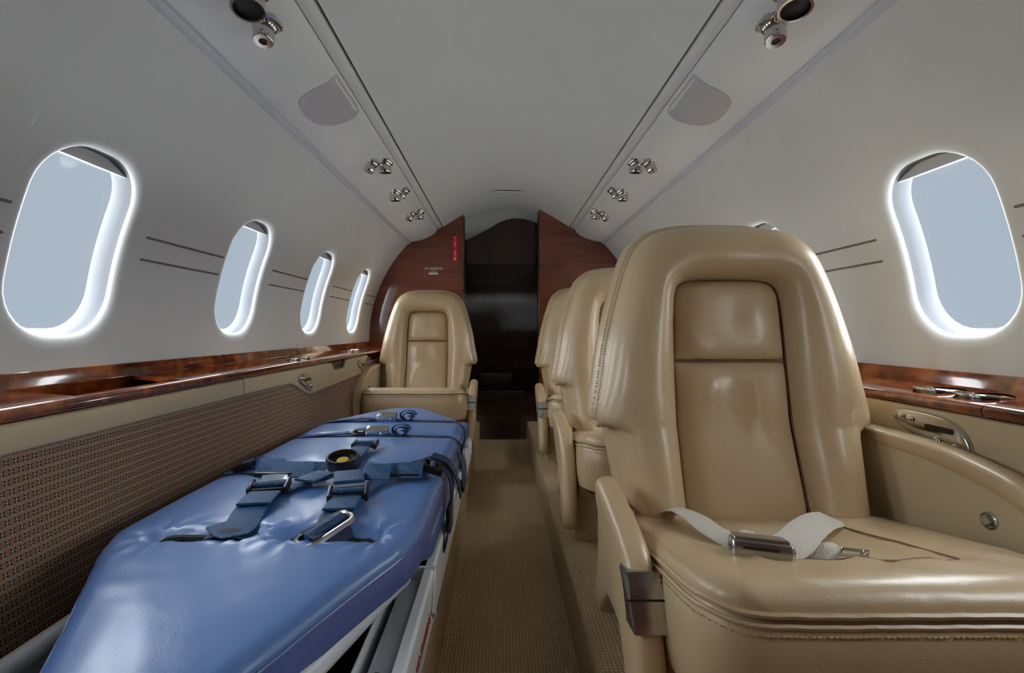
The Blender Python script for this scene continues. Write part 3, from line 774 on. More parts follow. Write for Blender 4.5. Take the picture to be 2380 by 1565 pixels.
    if detail:                                  # dark seam cords and stitch rows
        sm = G(); sm.tube([bp(p, 0.008) for p in si], 0.0018, 6)
        sm.tube([bp((x*0.01*m, 0.5005), 0.008) for x in (-10.4, -5, 0, 5, 10.4)], 0.0016, 6)
        sm.tube(sc(0.994, 0.0305)[14:-14], 0.0016, 5)
        B(sm, 'seam', 'seam')
        st = G()
        for k, dy in ((0.9975, 0.0205), (1.0215, 0.0400)):
            base = sc(k, dy); pts = []
            path = base[12:-12]
            acc = 0.0
            for a, b in zip(path, path[1:]):
                L = (b-a).length; d = 0.0
                while acc <= d+L and True:
                    if acc < d: break
                    q = a.lerp(b, (acc-d)/L if L else 0); q2 = a.lerp(b, min(1, (acc-d+0.0036)/L))
                    st.tube([q, q2], 0.0011, 4, True); acc += 0.0058
                    if acc > d+L: break
                acc -= L
        tag(B(st, 'stitching', 'stitch'), kind='stuff')
    # seat cushion
    HWc, yf, yr = 0.227, -0.435, 0.02
    def hwc(y):
        r = 0.060; d = (yf+r)-y
        return HWc-r+math.sqrt(max(0, r*r-d*d)) if d > 0 else HWc
    def ztop(x, y):
        t = (y-yf)/(yr-yf)
        z = 0.302-0.078*max(0.0, t-0.08)/0.92
        # sunken centre insert with a gathered front bolster
        ins = sstep(0.150, 0.118, abs(x)+0.05*t)*sstep(0.20, 0.27, t)
        z -= 0.012*ins
        fr_ = math.exp(-((t-0.22)/0.09)**2)
        z += fr_*0.0065*noise.noise(Vector((x*34+y*12, y*6, seed)))*(1-0.5*abs(x)/HWc)+fr_*0.0042*noise.noise(Vector((x*85, y*14, seed+4)))
        z += 0.004*noise.noise(Vector((x*13, y*13, seed+9)))*ins+0.0012*noise.noise(Vector((x*40, y*40, seed+2)))
        return z
    g4 = G(); NY, NX = 44, 40; rows = []
    for j in range(NY+1):
        y = yf+(yr-yf)*(1-math.cos(PI/2*j/NY)) if False else yf+(yr-yf)*((j/NY)**1.5)
        hw = hwc(y); row = []
        for i in range(NX+1):
            a = -math.cos(PI*i/NX); x = a*hw
            ed = min(hw-abs(x), y-yf+0.0)
            rd = 0.030; dr = 0.0
            if ed < rd: dr = rd-math.sqrt(max(0, rd*rd-(rd-ed)**2))
            row.append(Vector((x*m, y, ztop(x*m, y)-dr*0.75)))
        rows.append(row)
    g4.rings(rows, False)
    cush = B(g4, 'seat_cushion', 'leather')
    # outline, front first: for side skirt and piping
    ol = []
    for j in range(NY, -1, -1):
        y = yf+(yr-yf)*((j/NY)**1.5); ol.append((-hwc(y), y))
    k0 = len(ol)
    for i in range(1, NX): 
        a = -math.cos(PI*i/NX); ol.append((a*hwc(yf), yf))
    for j in range(0, NY+1):
        y = yf+(yr-yf)*((j/NY)**1.5); ol.append((hwc(y), y))
    def skirt(off, z): return [Vector(((x+off*math.copysign(1, x)*min(1, abs(x)/0.1))*m, y-(off if y < yf+0.05 else 0), (ztop(x*m, y)-0.0225 if z is None else ztop(x*m, y)-0.0225-z))) for x, y in ol]
    pp = G(); pp.tube(skirt(0.001, None), 0.0034, 6); pp.tube(skirt(0.002, 0.0105), 0.0030, 6); B(pp, 'piping', 'leather')
    sk = G(); sk.rings([skirt(-0.003, 0.004), skirt(0.003, 0.014), skirt(0.007, 0.045), skirt(0.007, 0.085), skirt(0.002, 0.115), skirt(-0.02, 0.132), skirt(-0.10, 0.134)], False)
    B(sk, 'cushion_side', 'leather')
    if detail:
        st = G()
        for off, dz_ in ((-0.004, -0.0045), (0.0045, 0.0185)):
            path = skirt(off, dz_); acc = 0.0
            for a, b in zip(path, path[1:]):
                L = (b-a).length
                while acc < L:
                    q = a.lerp(b, acc/L); q2 = a.lerp(b, min(1, (acc+0.0036)/L)); st.tube([q, q2], 0.0010, 4); acc += 0.0056
                acc -= L
        tag(B(st, 'cushion_stitching', 'stitch'), kind='stuff')
    ins_ = [(-(0.134-0.05*t), t) for t in [0.98-0.06*k for k in range(13)]]
    ins_ = ins_+[(x, 0.235-0.02*(1-(x/0.12)**2)) for x in [-0.11+0.02*k for k in range(12)]]+[(-x, t) for x, t in reversed(ins_)]
    iv = G(); iv.tube([Vector((x, yf+(yr-yf)*t, ztop(x, yf+(yr-yf)*t)+0.0003)) for x, t in ins_], 0.0013, 5); B(iv, 'insert_seam', 'seam', cush)
    # aisle armrest: a curved pad folded down beside the cushion
    xa0, xa1 = -m*0.234, -m*0.274
    key = [(-0.045, 0.285), (-0.055, 0.304), (-0.09, 0.306), (-0.15, 0.294), (-0.225, 0.277), (-0.275, 0.250), (-0.305, 0.205), (-0.330, 0.140), (-0.350, 0.085), (-0.352, 0.050), (-0.330, 0.034), (-0.305, 0.040), (-0.270, 0.075), (-0.235, 0.130), (-0.175, 0.178), (-0.105, 0.222), (-0.06, 0.255)]
    pl = [tuple(q) for q in crom(key+[key[0]], 4)[:-1]]
    ga = G(); ga.prism(pl, xa0, xa1, lambda p, d: (d, p[0], p[1]), 0.018, 5)
    B(ga, 'aisle_armrest', 'leather')
    gl = G(); gl.prism([(-0.10, 0.26), (-0.10, 0.12), (-0.02, 0.10), (0.05, 0.12), (0.05, 0.25)], -m*0.215, -m*0.248, lambda p, d: (d, p[0], p[1]), 0.006); B(gl, 'armrest_bracket', 'leather')
    if plate:
        gp = G(); tp = crom([(-0.280, 0.246), (-0.294, 0.226), (-0.306, 0.206), (-0.315, 0.186)], 4)
        lo = [p+(Vector((0.035, -0.004))) for p in tp]
        poly = [tuple(p) for p in tp]+[tuple(p) for p in reversed(lo)]
        gp.prism(poly, xa0-m*-0.0025, xa1-m*0.0025, lambda p, d: (d, p[0]-0.003, p[1]+0.002), 0.004, 2)
        pt = B(gp, 'armrest_end_plate', 'steel')
        pl_ = G(); pl_.box(((xa0+xa1)/2, -0.3025, 0.222), (0.052, 0.003, 0.002), 0.0008); B(pl_, 'plate_groove', 'dark', pt)
    # window-side arm: upright panel with a padded roll along its top
    xw0, xw1 = m*0.241, m*0.283
    top_ = crom([(0.04, 0.381), (-0.06, 0.381), (-0.14, 0.378), (-0.21, 0.368), (-0.27, 0.352), (-0.33, 0.318), (-0.375, 0.265), (-0.405, 0.190), (-0.42, 0.105)], 5)
    poly = [tuple(p-Vector((0, 0.014))) for p in top_]+[(-0.42, 0.05), (0.04, 0.05)]
    gw = G(); gw.prism(poly, xw0, xw1, lambda p, d: (d, p[0], p[1]), 0.003); wp = B(gw, 'window_armrest', 'leather_panel')
    gr = G(); rs = []
    for i, p in enumerate(top_):
        t = (top_[min(i+1, len(top_)-1)]-top_[max(i-1, 0)]).normalized(); nn = Vector((t.y, -t.x))
        ring = []
        for k in range(16):
            a = 2*PI*k/16
            cx_ = m*(0.2625+0.0245*math.copysign(abs(math.cos(a))**0.6, math.cos(a))); h = 0.0155*math.copysign(abs(math.sin(a))**0.7, math.sin(a))-0.0155
            q = p+nn*h; ring.append(Vector((cx_, q.x, q.y)))
        rs.append(ring)
    gr.rings(rs, True, True, True); B(gr, 'armrest_roll', 'leather', wp)
    bo = (m*0.2405, -0.233, 0.295)
    bt = G(); bt.lathe([(0.0125, -0.002), (0.0125, 0.001), (0.0105, 0.0025), (0.009, 0.001), (0.0075, 0.001), (0.0075, 0.005), (0.0060, 0.0066), (0.002, 0.0068)], bo, (-m, 0, 0), 20); B(bt, 'recline_button', 'steel', wp)
    # pedestal: pan, two side shrouds with a front foot
    pn = G(); pn.box((0, -0.17, 0.165), (0.40, 0.34, 0.05), 0.01); B(pn, 'seat_pan', 'leather_panel')
    for sgn in (-1, 1):
        key = [(0.10, 0.17), (-0.30, 0.17), (-0.315, 0.15), (-0.285, 0.10), (-0.318, 0.010), (-0.315, 0.0), (-0.262, 0.0), (-0.245, 0.035), (-0.215, 0.055), (0.02, 0.055), (0.05, 0.03), (0.06, 0.0), (0.12, 0.0), (0.125, 0.12)]
        gq = G(); gq.prism(key, sgn*0.135, sgn*0.225, lambda p, d: (d*(1+0.08*(0.17-p[1])/0.17), p[0], p[1]), 0.010, 3)
        B(gq, 'pedestal', 'leather_panel')
    if belt:
        off = Vector((X, Y0, SEATH))
        def cz(x, y): return ztop(x, y)
        def on(u, v, h=0.006):
            z = 0.25
            for _ in range(6):
                p = ray(u, v, SEATH+z+h)-off; z = cz(p.x, p.y)
            p = ray(u, v, SEATH+z+h)-off
            return Vector((p.x, p.y, z+h))
        def sm(us, h, sub=5): return [Vector(q) for q in crom([tuple(on(u, v, hh)) for (u, v), hh in zip(us, h)], sub)]
        b1 = G(); b1.ribbon(sm([(1525, 1190), (1570, 1185), (1612, 1200), (1655, 1232), (1710, 1256), (1765, 1266)], [0.004, 0.016, 0.018, 0.010, 0.008, 0.012]), 0.040, 0.0028, up=(0.1, -0.55, 1)); B(b1, 'belt_strap', 'belt')
        b2 = G(); b2.ribbon(sm([(1935, 1206), (1905, 1212), (1875, 1232), (1845, 1262), (1805, 1285)], [0.004, 0.022, 0.024, 0.018, 0.010]), 0.044, 0.0030, up=(0, -0.3, 1)); B(b2, 'belt_strap', 'belt')
        b3 = G(); b3.ribbon(sm([(1838, 1268), (1870, 1276), (1915, 1283), (1955, 1284)], [0.012, 0.008, 0.008, 0.008]), [0.03]*3*5+[0.022]*1, 0.0028, up=(0, -0.5, 1)); B(b3, 'belt_tail', 'belt')
        c = on(1766, 1275, 0.014); R3 = Matrix.Rotation(-0.32, 3, 'Z') @ Matrix.Rotation(-0.25, 3, 'X')
        bk = G(); bk.box(c, (0.068, 0.048, 0.020), 0.004, R3); bu = B(bk, 'belt_buckle', 'steel')
        lf_ = G(); lf_.box(c+R3 @ Vector((0, 0.004, 0.0115)), (0.062, 0.044, 0.004), 0.0018, R3); B(lf_, 'buckle_flap', 'steel', bu)
        sl = G(); sl.box(c+R3 @ Vector((-0.002, -0.0235, 0.002)), (0.040, 0.004, 0.0032), 0.001, R3); B(sl, 'buckle_slot', 'black', bu)
        ln = G()
        for sgn in (-1, 1): ln.lathe([(0.006, 0), (0.006, 0.002), (0.003, 0.003)], c+R3 @ Vector((sgn*0.034, -0.008, 0.0)), R3 @ Vector((sgn, 0, 0)), 12)
        B(ln, 'buckle_rivet', 'chrome', bu)
        t0, t1 = on(1955, 1283, 0.009), on(2018, 1289, 0.009)
        d = (t1-t0); d.normalize(); s_ = d.cross(Vector((0, 0, 1))).normalized()
        tg = G(); tg.tube([t0+s_*0.011, t1+s_*0.009, t1-s_*0.009, t0-s_*0.011], 0.0022, 8, loop=True); tg.tube([t0+s_*0.011+d*0.022, t0-s_*0.011+d*0.022], 0.0022, 8); B(tg, 'belt_tongue', 'chrome')
    return e
SEATX = 0.403
make_seat(SEATX, 0.92, 1, 'large tan leather seat nearest on the right with unfastened cream belt', True, True, True, 1)
make_seat(SEATX, 1.63, 1, 'tan leather seat partly hidden behind the nearest right seat', True, False, False, 2)
make_seat(SEATX, 2.42, 1, 'farthest tan leather seat on the right by the doorway', False, True, False, 3)
make_seat(-0.424, 2.61, -1, 'tan leather seat at the far left beyond the stretcher', True, True, False, 4)

# ------------------------------------------------------------------ stretcher
SXC, SZ = -0.387, 0.40
st_e = empty('stretcher', (SXC, 1.0, HP), 'white-framed stretcher with blue vinyl mattress and harness on the left', 'stretcher')
HWT = [(0.20, 0.0), (0.205, 0.022), (0.24, 0.046), (0.32, 0.068), (0.476, 0.097), (0.60, 0.160), (0.70, 0.214), (0.735, 0.226), (0.77, 0.2305), (0.90, 0.2315), (1.2, 0.2315), (1.50, 0.2315), (1.60, 0.228), (1.66, 0.210), (1.80, 0.125), (1.86, 0.088), (1.884, 0.060), (1.89, 0.0)]
def mhw(y): return interp(HWT, y)
SLOTS = [(-0.470, 0.064), (-0.281, 0.062)]
SY = 0.727
def mz(x, y):
    z = SZ-0.113*max(0, 0.74-y)
    hw = max(mhw(y), 1e-4)
    for yy, dpt, wd in ((1.62, 0.006, 0.022), (1.405, 0.009, 0.028), (1.065, 0.010, 0.04)):
        z -= dpt*math.exp(-((y-yy)/wd)**2)
    for cx_, h in SLOTS:
        X = CAM.x+cx_ if False else cx_
        dx = max(0, abs(x-X)-h)
        d2 = (dx/0.018)**2+((y-SY)/0.016)**2
        z -= 0.016*math.exp(-d2)
        for s_ in (-1, 1):
            ex, ey = x-(X+s_*h), y-SY; r = math.hypot(ex, ey); an = math.atan2(ey, ex*s_)
            z += 0.0034*math.sin(an*9+s_)*math.exp(-(r/0.045)**2)*sstep(0.004, 0.02, r)
    z += 0.0016*noise.noise(Vector((x*9, y*7, 1)))+0.0007*noise.noise(Vector((x*30+y*16, y*24, 2)))
    z += 0.003*noise.noise(Vector((x*3, y*26, 5)))*sstep(-0.42, -0.55, x)*sstep(0.72, 0.60, y)
    z += 0.006*(1-(min(1, abs(x-SXC)/max(hw, 0.02)))**2)
    return z
g_ = G(); rows = []; NYm, NXm = 230, 64
ysm = [0.2001+(1.8899-0.2001)*j/NYm for j in range(NYm+1)]
def mtop(a, y):
    hw = mhw(y); x = SXC+a*hw; ed = hw-abs(a)*hw; ed = min(ed, y-0.2+0.0, 1.89-y)
    rd = 0.024; dr = rd-math.sqrt(max(0, rd*rd-max(0, rd-ed)**2)) if ed < rd else 0
    return Vector((x, y, mz(x, y)-dr*0.7))
for y in ysm:
    rows.append([mtop(-math.cos(PI*i/NXm) if True else 0, y) for i in range(NXm+1)])
g_.rings(rows, False)
mat_o = g_.build('mattress', 'blue', st_e)
tag(mat_o, 'blue vinyl mattress with tapered ends')
lft = [r[0] for r in rows]; rgt = [r[-1] for r in rows]
ring0 = lft+list(reversed(rgt))
def mring(k, dz): return [Vector((SXC+(p.x-SXC)*k, 1.045+(p.y-1.045)*k, p.z-dz)) for p in ring0]
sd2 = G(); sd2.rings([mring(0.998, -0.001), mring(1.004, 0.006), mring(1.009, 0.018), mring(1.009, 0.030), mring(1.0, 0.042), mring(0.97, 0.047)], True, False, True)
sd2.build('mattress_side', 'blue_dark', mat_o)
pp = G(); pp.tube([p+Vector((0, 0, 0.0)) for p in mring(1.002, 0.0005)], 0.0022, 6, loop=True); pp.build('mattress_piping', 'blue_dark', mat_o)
for cx_, h in SLOTS:
    sl = G(); sl.tube([(cx_-h+2*h*k/14, SY+0.006*math.sin(PI*k/14), mz(cx_-h+2*h*k/14, SY)+0.0022) for k in range(15)], [0.0022]+[0.0062]*13+[0.0022], 8)
    sl.build('strap_slot', 'dark', mat_o)
# lower pad and frame
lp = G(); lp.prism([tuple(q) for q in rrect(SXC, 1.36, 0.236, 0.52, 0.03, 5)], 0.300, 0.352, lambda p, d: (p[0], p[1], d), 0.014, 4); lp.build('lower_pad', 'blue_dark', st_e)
XR0, XR1 = -0.162, -0.146
def frame_rail(sgn):
    g2 = G(); xo = SXC+sgn*0.240; xi = SXC+sgn*0.224
    prof = [(xi, 0.296), (xo-sgn*0.004, 0.296), (xo, 0.291), (xo, 0.212), (xo-sgn*0.005, 0.207), (xi-sgn*0.020, 0.207), (xi-sgn*0.020, 0.213), (xi, 0.213)]
    g2.rings([[(x, y, z) for x, z in prof] for y in (0.10, 1.86)], True, True, True)
    return g2.build('side_rail', 'white_paint', st_e, sharp=30)
rl = frame_rail(1); frame_rail(-1)
br = G(); br.add([(-0.215, 0.838, 0.297), (-0.147, 0.838, 0.297), (-0.1455, 0.80, 0.240), (-0.1455, 0.838, 0.21), (-0.215, 0.838, 0.21), (-0.215, 0.845, 0.297), (-0.1445, 0.845, 0.297), (-0.1440, 0.805, 0.240), (-0.1440, 0.845, 0.21), (-0.215, 0.845, 0.21)],
              [(0, 1, 3, 4), (1, 2, 3), (5, 6, 8, 9), (6, 7, 8), (0, 1, 6, 5), (1, 2, 7, 6)]); br.build('end_bracket', 'white_paint', st_e, smooth=False)
tb = G(); tb.tube([(-0.186, 0.10, 0.262), (-0.186, 0.836, 0.262)], 0.0175, 20); tb.build('inner_tube', 'white_paint', st_e)
hl = G(); hl.lathe([(0.0062, 0), (0.0062, 0.0015)], (-0.186, 0.60, 0.2788), (0, 0, 1), 16); hl.build('tube_hole', 'black', st_e)
for sgn, nm in ((1, 'r'), (-1, 'l')):
    pts = crom([(SXC+sgn*0.192, 0.80, 0.30), (SXC+sgn*0.182, 0.725, 0.315), (SXC+sgn*0.150, 0.62, 0.312), (SXC+sgn*0.118, 0.52, 0.308), (SXC+sgn*0.085, 0.40, 0.302), (SXC+sgn*0.06, 0.28, 0.296), (SXC, 0.235, 0.296)], 6)
    t2 = G(); t2.tube(pts, 0.0165, 16); t2.build('head_tube', 'white_paint', st_e)
sp = G(); sp.box((-0.215, 0.46, 0.235), (0.003, 0.72, 0.10), 0.001); sp.build('inner_plate', 'white_paint', st_e)
lt = G(); lt.tube([(SXC-0.222, 0.10, 0.305), (SXC-0.222, 0.84, 0.305)], 0.014, 14); lt.build('outer_tube', 'white_paint', st_e)
bs = G(); bs.box((SXC, 1.02, 0.19), (0.42, 1.62, 0.04), 0.006); bs.build('base_deck', 'black', st_e)
for y in (0.35, 0.95, 1.65):
    for sgn in (-1, 1):
        lg = G(); lg.box((SXC+sgn*0.18, y, 0.158), (0.05, 0.10, 0.036), 0.006); lg.build('mounting_foot', 'white_paint', st_e)
for y in (1.47, 1.60):
    hd = G(); hd.box((SXC+0.247, y, 0.315), (0.022, 0.075, 0.055), 0.010); hd.build('frame_lug', 'white_paint', st_e)
text('lettering', 'NO SMOKING', 0.0205, 'red_paint', rl, Matrix.Translation((SXC+0.2404, 0.722, 0.243)) @ Matrix.Rotation(PI/2, 4, 'Z') @ Matrix.Rotation(PI/2, 4, 'X'), 0.0004)

# ---- straps on the mattress (parts of the stretcher)
def on_m(u, v, h=0.004):
    z = SZ
    for _ in range(6):
        p = ray(u, v, z+h); z = mz(p.x, p.y)
    p = ray(u, v, z+h); return Vector((p.x, p.y, mz(p.x, p.y)+h))
def path(us, h=0.004, sub=6):
    hs = h if isinstance(h, list) else [h]*len(us)
    return [Vector(q) for q in crom([tuple(on_m(u, v, hh)) for (u, v), hh in zip(us, hs)], sub)]
def across(y, x0, x1, h=0.004, n=24):
    return [Vector((x0+(x1-x0)*i/n, y, mz(x0+(x1-x0)*i/n, y)+h)) for i in range(n+1)]
def strap(name, pts, wdt, mat='web', thick=0.0028, up=(0, 0, 1), par=None, wdir=None):
    r = G(); r.ribbon(pts, wdt, thick, up, wdir); return r.build(name, mat, par or st_e)
def over_edge(y, side, y2=None, low=0.30, slack=0.0):
    hw = mhw(y); xe = SXC+side*hw; y2 = y if y2 is None else y2
    z = mz(xe, y)
    return [Vector((xe-side*0.03, y, mz(xe-side*0.03, y)+0.004)), Vector((xe-side*0.010, y, z-0.002)), Vector((xe+side*0.006, y, z-0.014)), Vector((xe+side*(0.010+slack), (y+y2)/2, z-0.04)), Vector((xe+side*(0.008+slack*0.6), y2, low))]
def cross_strap(y, bx, name, adj):
    hw = mhw(y)
    lp_ = across(y, SXC-hw+0.03, SXC+hw-0.03, 0.003)
    L = list(reversed(over_edge(y, -1)))[:-1]; R_ = over_edge(y, 1)[1:]
    s = strap(name, L+lp_+R_, 0.024, 'web_dark', 0.0022, wdir=(0, 1, 0))
    # looser upper strap with buckle and coiled tail
    q = [Vector((x, y-0.004, mz(x, y)+hh)) for x, hh in ((SXC-hw+0.01, 0.004), (SXC-hw*0.55, 0.010), (SXC-hw*0.2, 0.011), (bx-0.045, 0.008), (bx-0.02, 0.010))]
    strap('upper_strap', [Vector(a) for a in crom([tuple(a) for a in q], 5)], 0.024, 'web', 0.003, wdir=(0, 1, 0), par=s)
    pd_ = G(); pd_.box((bx-0.062, y-0.004, mz(bx-0.06, y)+0.0125), (0.034, 0.026, 0.004), 0.001); pd_.build('stitched_end', 'web', s)
    bz = mz(bx, y)+0.016
    bk = G(); bk.box((bx+0.012, y-0.004, bz), (0.062, 0.032, 0.020), 0.003, Matrix.Rotation(0.35, 3, 'X')); b = bk.build('strap_buckle', 'chrome', s)
    for dx in (-0.014, 0.026):
        rv = G(); rv.lathe([(0.0045, 0), (0.0045, 0.0012), (0.002, 0.0024)], Vector((bx+dx, y-0.0195, bz-0.004)), (0, -1, 0.3), 12); rv.build('rivet', 'steel', b)
    cl = []
    for k in range(34):
        a = k*0.42; r = 0.022-0.0004*k
        cl.append(Vector((bx+0.078+r*1.25*math.cos(a)*1.0, y-0.002+0.0016*(k % 7)-0.004, mz(bx+0.07, y)+0.005+0.017*(1+math.sin(a))*r/0.022)))
    strap('strap_tail', cl, 0.020, 'web', 0.0022, wdir=(0.15, 1, 0), par=s)
    strap('strap_link', [Vector((bx+0.035, y-0.004, bz-0.004)), Vector((bx+0.050, y-0.004, bz-0.010)), Vector((bx+0.065, y-0.004, bz-0.012))], 0.018, 'web', 0.003, wdir=(0, 1, 0), par=s)
    if adj:
        ax_ = SXC-0.045
        ad = G(); ad.lathe([(0.026, 0), (0.026, 0.003), (0.023, 0.004), (0.012, 0.004), (0.012, 0)], (ax_, y-0.006, mz(ax_, y)+0.014), (0, -0.25, 1), 20, False, False); ad.build('slide_adjuster', 'black', s)
        strap('adjuster_fold', [Vector((ax_-0.022, y-0.004, mz(ax_, y)+0.014)), Vector((ax_-0.008, y-0.004, mz(ax_, y)+0.021)), Vector((ax_+0.008, y-0.004, mz(ax_, y)+0.021)), Vector((ax_+0.022, y-0.004, mz(ax_, y)+0.014))], 0.020, 'web', 0.003, wdir=(0, 1, 0), par=s)
    return s
tag(cross_strap(1.60, -0.412, 'cross_strap', False)); tag(cross_strap(1.405, -0.395, 'cross_strap', True))
# ring and hanging tail at the right end of the second cross strap
rg = G(); c = Vector((SXC+mhw(1.38)+0.014, 1.38, 0.375)); rg.tube([c+Vector((0.003*math.sin(a), 0.013*math.cos(a), 0.024*math.sin(a))) for a in [2*PI*k/16 for k in range(16)]], 0.0025, 6, loop=True); rg.build('strap_ring', 'black', st_e)
strap('hanging_tail', [Vector(q) for q in crom([(SXC+0.238, 1.37, 0.36), (SXC+0.252, 1.34, 0.335), (SXC+0.256, 1.30, 0.30), (SXC+0.250, 1.27, 0.285), (SXC+0.246, 1.29, 0.31)], 5)], 0.022, 'web_dark', 0.003, wdir=(0.2, 1, 0.2))

def adjuster(c, d, wdt, ln=0.030, tilt=0.0, mat='black'):
    """square three-bar slide at c, strap direction d"""
    d = Vector(d).normalized(); up = Vector((0, 0, 1)); s = d.cross(up).normalized(); up = s.cross(d).normalized()
    if tilt: d = (d*math.cos(tilt)+up*math.sin(tilt)).normalized(); up = s.cross(d).normalized()
    R3 = Matrix((s, d, up)).transposed()
    g2 = G()
    for sgn in (-1, 1): g2.box(c+s*sgn*(wdt/2+0.004), (0.008, ln+0.006, 0.015), 0.003, R3)
    for k in (-1, 1): g2.box(c+d*k*(ln/2-0.003), (wdt+0.006, 0.007, 0.008), 0.002, R3)
    o = g2.build('adjuster', mat, st_e)
    w2 = G(); w2.lathe([(0.0052, -wdt/2), (0.0052, wdt/2)], c+up*0.004, s, 12); w2.build('webbing_roll', 'web', o)
    return o
HB = on_m(798, 1085, 0.002)                         # harness release box
hb = empty('x', (0, 0, 0)); bpy.data.objects.remove(hb)
R_HB = 0.034
g2 = G(); g2.lathe([(R_HB*0.98, 0.0), (R_HB*1.05, 0.004), (R_HB*1.05, 0.022), (R_HB, 0.026), (R_HB*0.88, 0.026), (R_HB*0.84, 0.016), (R_HB*0.5, 0.014), (R_HB*0.2, 0.014)], HB, (0, -0.22, 1), 28); hbx = g2.build('release_buckle', 'black', st_e)
g2 = G(); g2.lathe([(R_HB*0.40, 0.0145), (R_HB*0.36, 0.0175), (R_HB*0.1, 0.018)], HB, (0, -0.22, 1), 20); g2.build('yellow_disc', 'yellow', hbx)
# upper centre strap
strap('centre_strap', path([(842, 1026), (840, 1038), (826, 1054), (812, 1066), (803, 1074)], [0.016, 0.014, 0.013, 0.014, 0.012]), 0.042)
adjuster(on_m(849, 1033, 0.014), on_m(803, 1074)-on_m(842, 1028), 0.044, 0.040)
# lateral straps
strap('lateral_strap', path([(590, 1078), (625, 1086), (680, 1092), (720, 1092), (758, 1092)], [0.016, 0.018, 0.018, 0.016, 0.014]), 0.036, wdir=(0, 0.78, 0.62))
strap('lateral_strap', path([(845, 1092), (885, 1098), (935, 1094), (975, 1090), (1000, 1080)], [0.014, 0.017, 0.017, 0.018, 0.020]), 0.036, wdir=(0, 0.78, 0.62))
for (u, v) in ((628, 1084), (701, 1092)): 
    p = on_m(u, v, 0.0205); q = G(); q.box(p, (0.050, 0.037, 0.0035), 0.001, Matrix.Rotation(0.67, 3, 'X')); q.build('stitched_patch', 'web', st_e)
for (u, v) in ((879, 1097), (953, 1094)):
    p = on_m(u, v, 0.0205); q = G(); q.box(p, (0.050, 0.037, 0.0035), 0.001, Matrix.Rotation(0.67, 3, 'X')); q.build('stitched_patch', 'web', st_e)
adjuster(on_m(578, 1080, 0.016), Vector((1, -0.1, 0)), 0.038, 0.036, 0.35)
adjuster(on_m(1004, 1086, 0.020), Vector((1, 0.15, 0)), 0.038, 0.036, -0.35)
strap('lateral_tail', path([(640, 1105), (600, 1100), (560, 1097), (520, 1103)], [0.008, 0.006, 0.005, 0.004]), 0.014, 'web_dark', wdir=(0, 1, 0))
yl = on_m(1010, 1090).y
e_ = SXC+mhw(1.05)
strap('hanging_strap', [Vector(q) for q in crom([(e_-0.035, yl, 0.418), (e_-0.012, yl-0.005, 0.412), (e_+0.012, yl-0.015, 0.385), (e_+0.018, yl-0.04, 0.34), (e_+0.016, yl-0.08, 0.30), (e_+0.010, yl-0.11, 0.265)], 5)], 0.036, 'web_dark', 0.003, wdir=(0, 1, 0.25))
strap('hanging_strap', [Vector(q) for q in crom([(e_-0.030, yl+0.01, 0.424), (e_+0.006, yl+0.005, 0.410), (e_+0.026, yl+0.00, 0.375), (e_+0.034, yl+0.005, 0.335)], 5)], 0.026, 'web_dark', 0.003, wdir=(0, 1, 0.2))
hk = G(); hk.box((e_+0.016, yl-0.06, 0.315), (0.010, 0.06, 0.05), 0.004); hk.build('strap_anchor', 'black', st_e)
# shoulder straps from the slots up to the release buckle
A = [(520, 1240), (548, 1218), (585, 1180), (612, 1148), (628, 1130), (632, 1112)]
strap('shoulder_strap', path(A, [0.002, 0.010, 0.009, 0.010, 0.014, 0.010]), 0.050)
pe = on_m(603, 1156, 0.014); q = on_m(628, 1130, 0.016)
adjuster(on_m(626, 1131, 0.016), on_m(640, 1112)-on_m(600, 1160), 0.052, 0.034, 0.2)
strap('strap_pad', path([(588, 1172), (602, 1157), (616, 1144)], 0.0145), 0.052, thick=0.004)
strap('strap_keeper', path([(634, 1122), (638, 1112), (640, 1103)], 0.015), 0.046, 'clear', 0.0015)
kp = G(); kp.box(on_m(635, 1104, 0.013), (0.075, 0.008, 0.010), 0.003); kp.build('keeper_bar', 'black', st_e)
strap('diagonal_strap', path([(652, 1142), (680, 1130), (710, 1122), (745, 1112), (772, 1103)], [0.006, 0.006, 0.008, 0.012, 0.014]), 0.034)
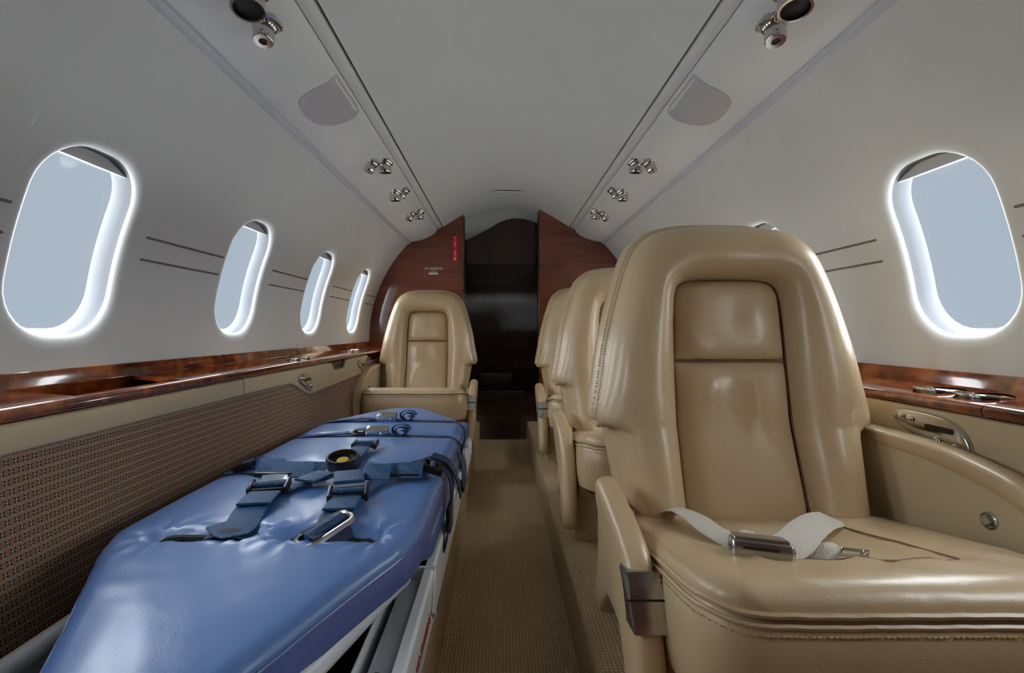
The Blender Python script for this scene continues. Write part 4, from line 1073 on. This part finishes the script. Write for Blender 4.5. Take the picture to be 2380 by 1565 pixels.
strap('strap_pad', path([(706, 1118), (730, 1108), (758, 1098)], 0.017), 0.044, thick=0.004)
Bs = [(760, 1246), (775, 1215), (792, 1180), (806, 1150), (812, 1128), (812, 1110)]
strap('shoulder_strap', path(Bs, [0.002, 0.008, 0.009, 0.010, 0.014, 0.012]), 0.048)
adjuster(on_m(810, 1146, 0.016), on_m(812, 1120)-on_m(800, 1170), 0.052, 0.034, 0.2)
strap('strap_pad', path([(786, 1184), (797, 1168), (805, 1156)], 0.0145), 0.050, thick=0.004)
strap('strap_pad', path([(811, 1120), (812, 1108), (810, 1096)], 0.021), 0.054, thick=0.005)
strap('strap_keeper', path([(811, 1136), (812, 1127), (812, 1119)], 0.017), 0.050, 'clear', 0.0015)
strap('diagonal_strap', path([(835, 1146), (862, 1128), (895, 1112), (930, 1104), (985, 1099)], [0.006, 0.007, 0.009, 0.009, 0.008]), 0.034)
kp = G(); kp.box(on_m(930, 1106, 0.012), (0.080, 0.008, 0.008), 0.003); kp.build('keeper_bar', 'black', st_e)
# loop of webbing standing up at the left slot, metal bracket at the right slot
pA = on_m(528, 1238, 0.0); 
strap('slot_loop', [pA+Vector((x, 0.0, z)) for x, z in [(0.036*math.cos(PI*k/12)*-1, 0.016*math.sin(PI*k/12)) for k in range(13)]], 0.020, 'web_dark', 0.003, wdir=(0, 1, 0.2))
c = on_m(756, 1222, 0.016); d = (on_m(800, 1205)-on_m(715, 1235)).normalized(); s_ = d.cross(Vector((0, 0, 1))).normalized()
lk = G(); lk.tube([c+d*a+s_*b for a, b in rrect(0, 0, 0.041, 0.020, 0.013, 4)], 0.0048, 8, loop=True); lko = lk.build('slide_bracket', 'steel', st_e)
wr2 = G(); wr2.lathe([(0.008, -0.030), (0.009, 0), (0.008, 0.030)], c+Vector((0, 0, 0.003)), d, 12); wr2.build('webbing_roll', 'web', lko)
strap('bracket_strap', [c+s_*-0.016+Vector((0, 0, 0.002)), c+s_*0.018+Vector((0, 0, 0.0)), c+s_*0.028+Vector((0, 0, -0.014))], 0.06, 'web_dark')
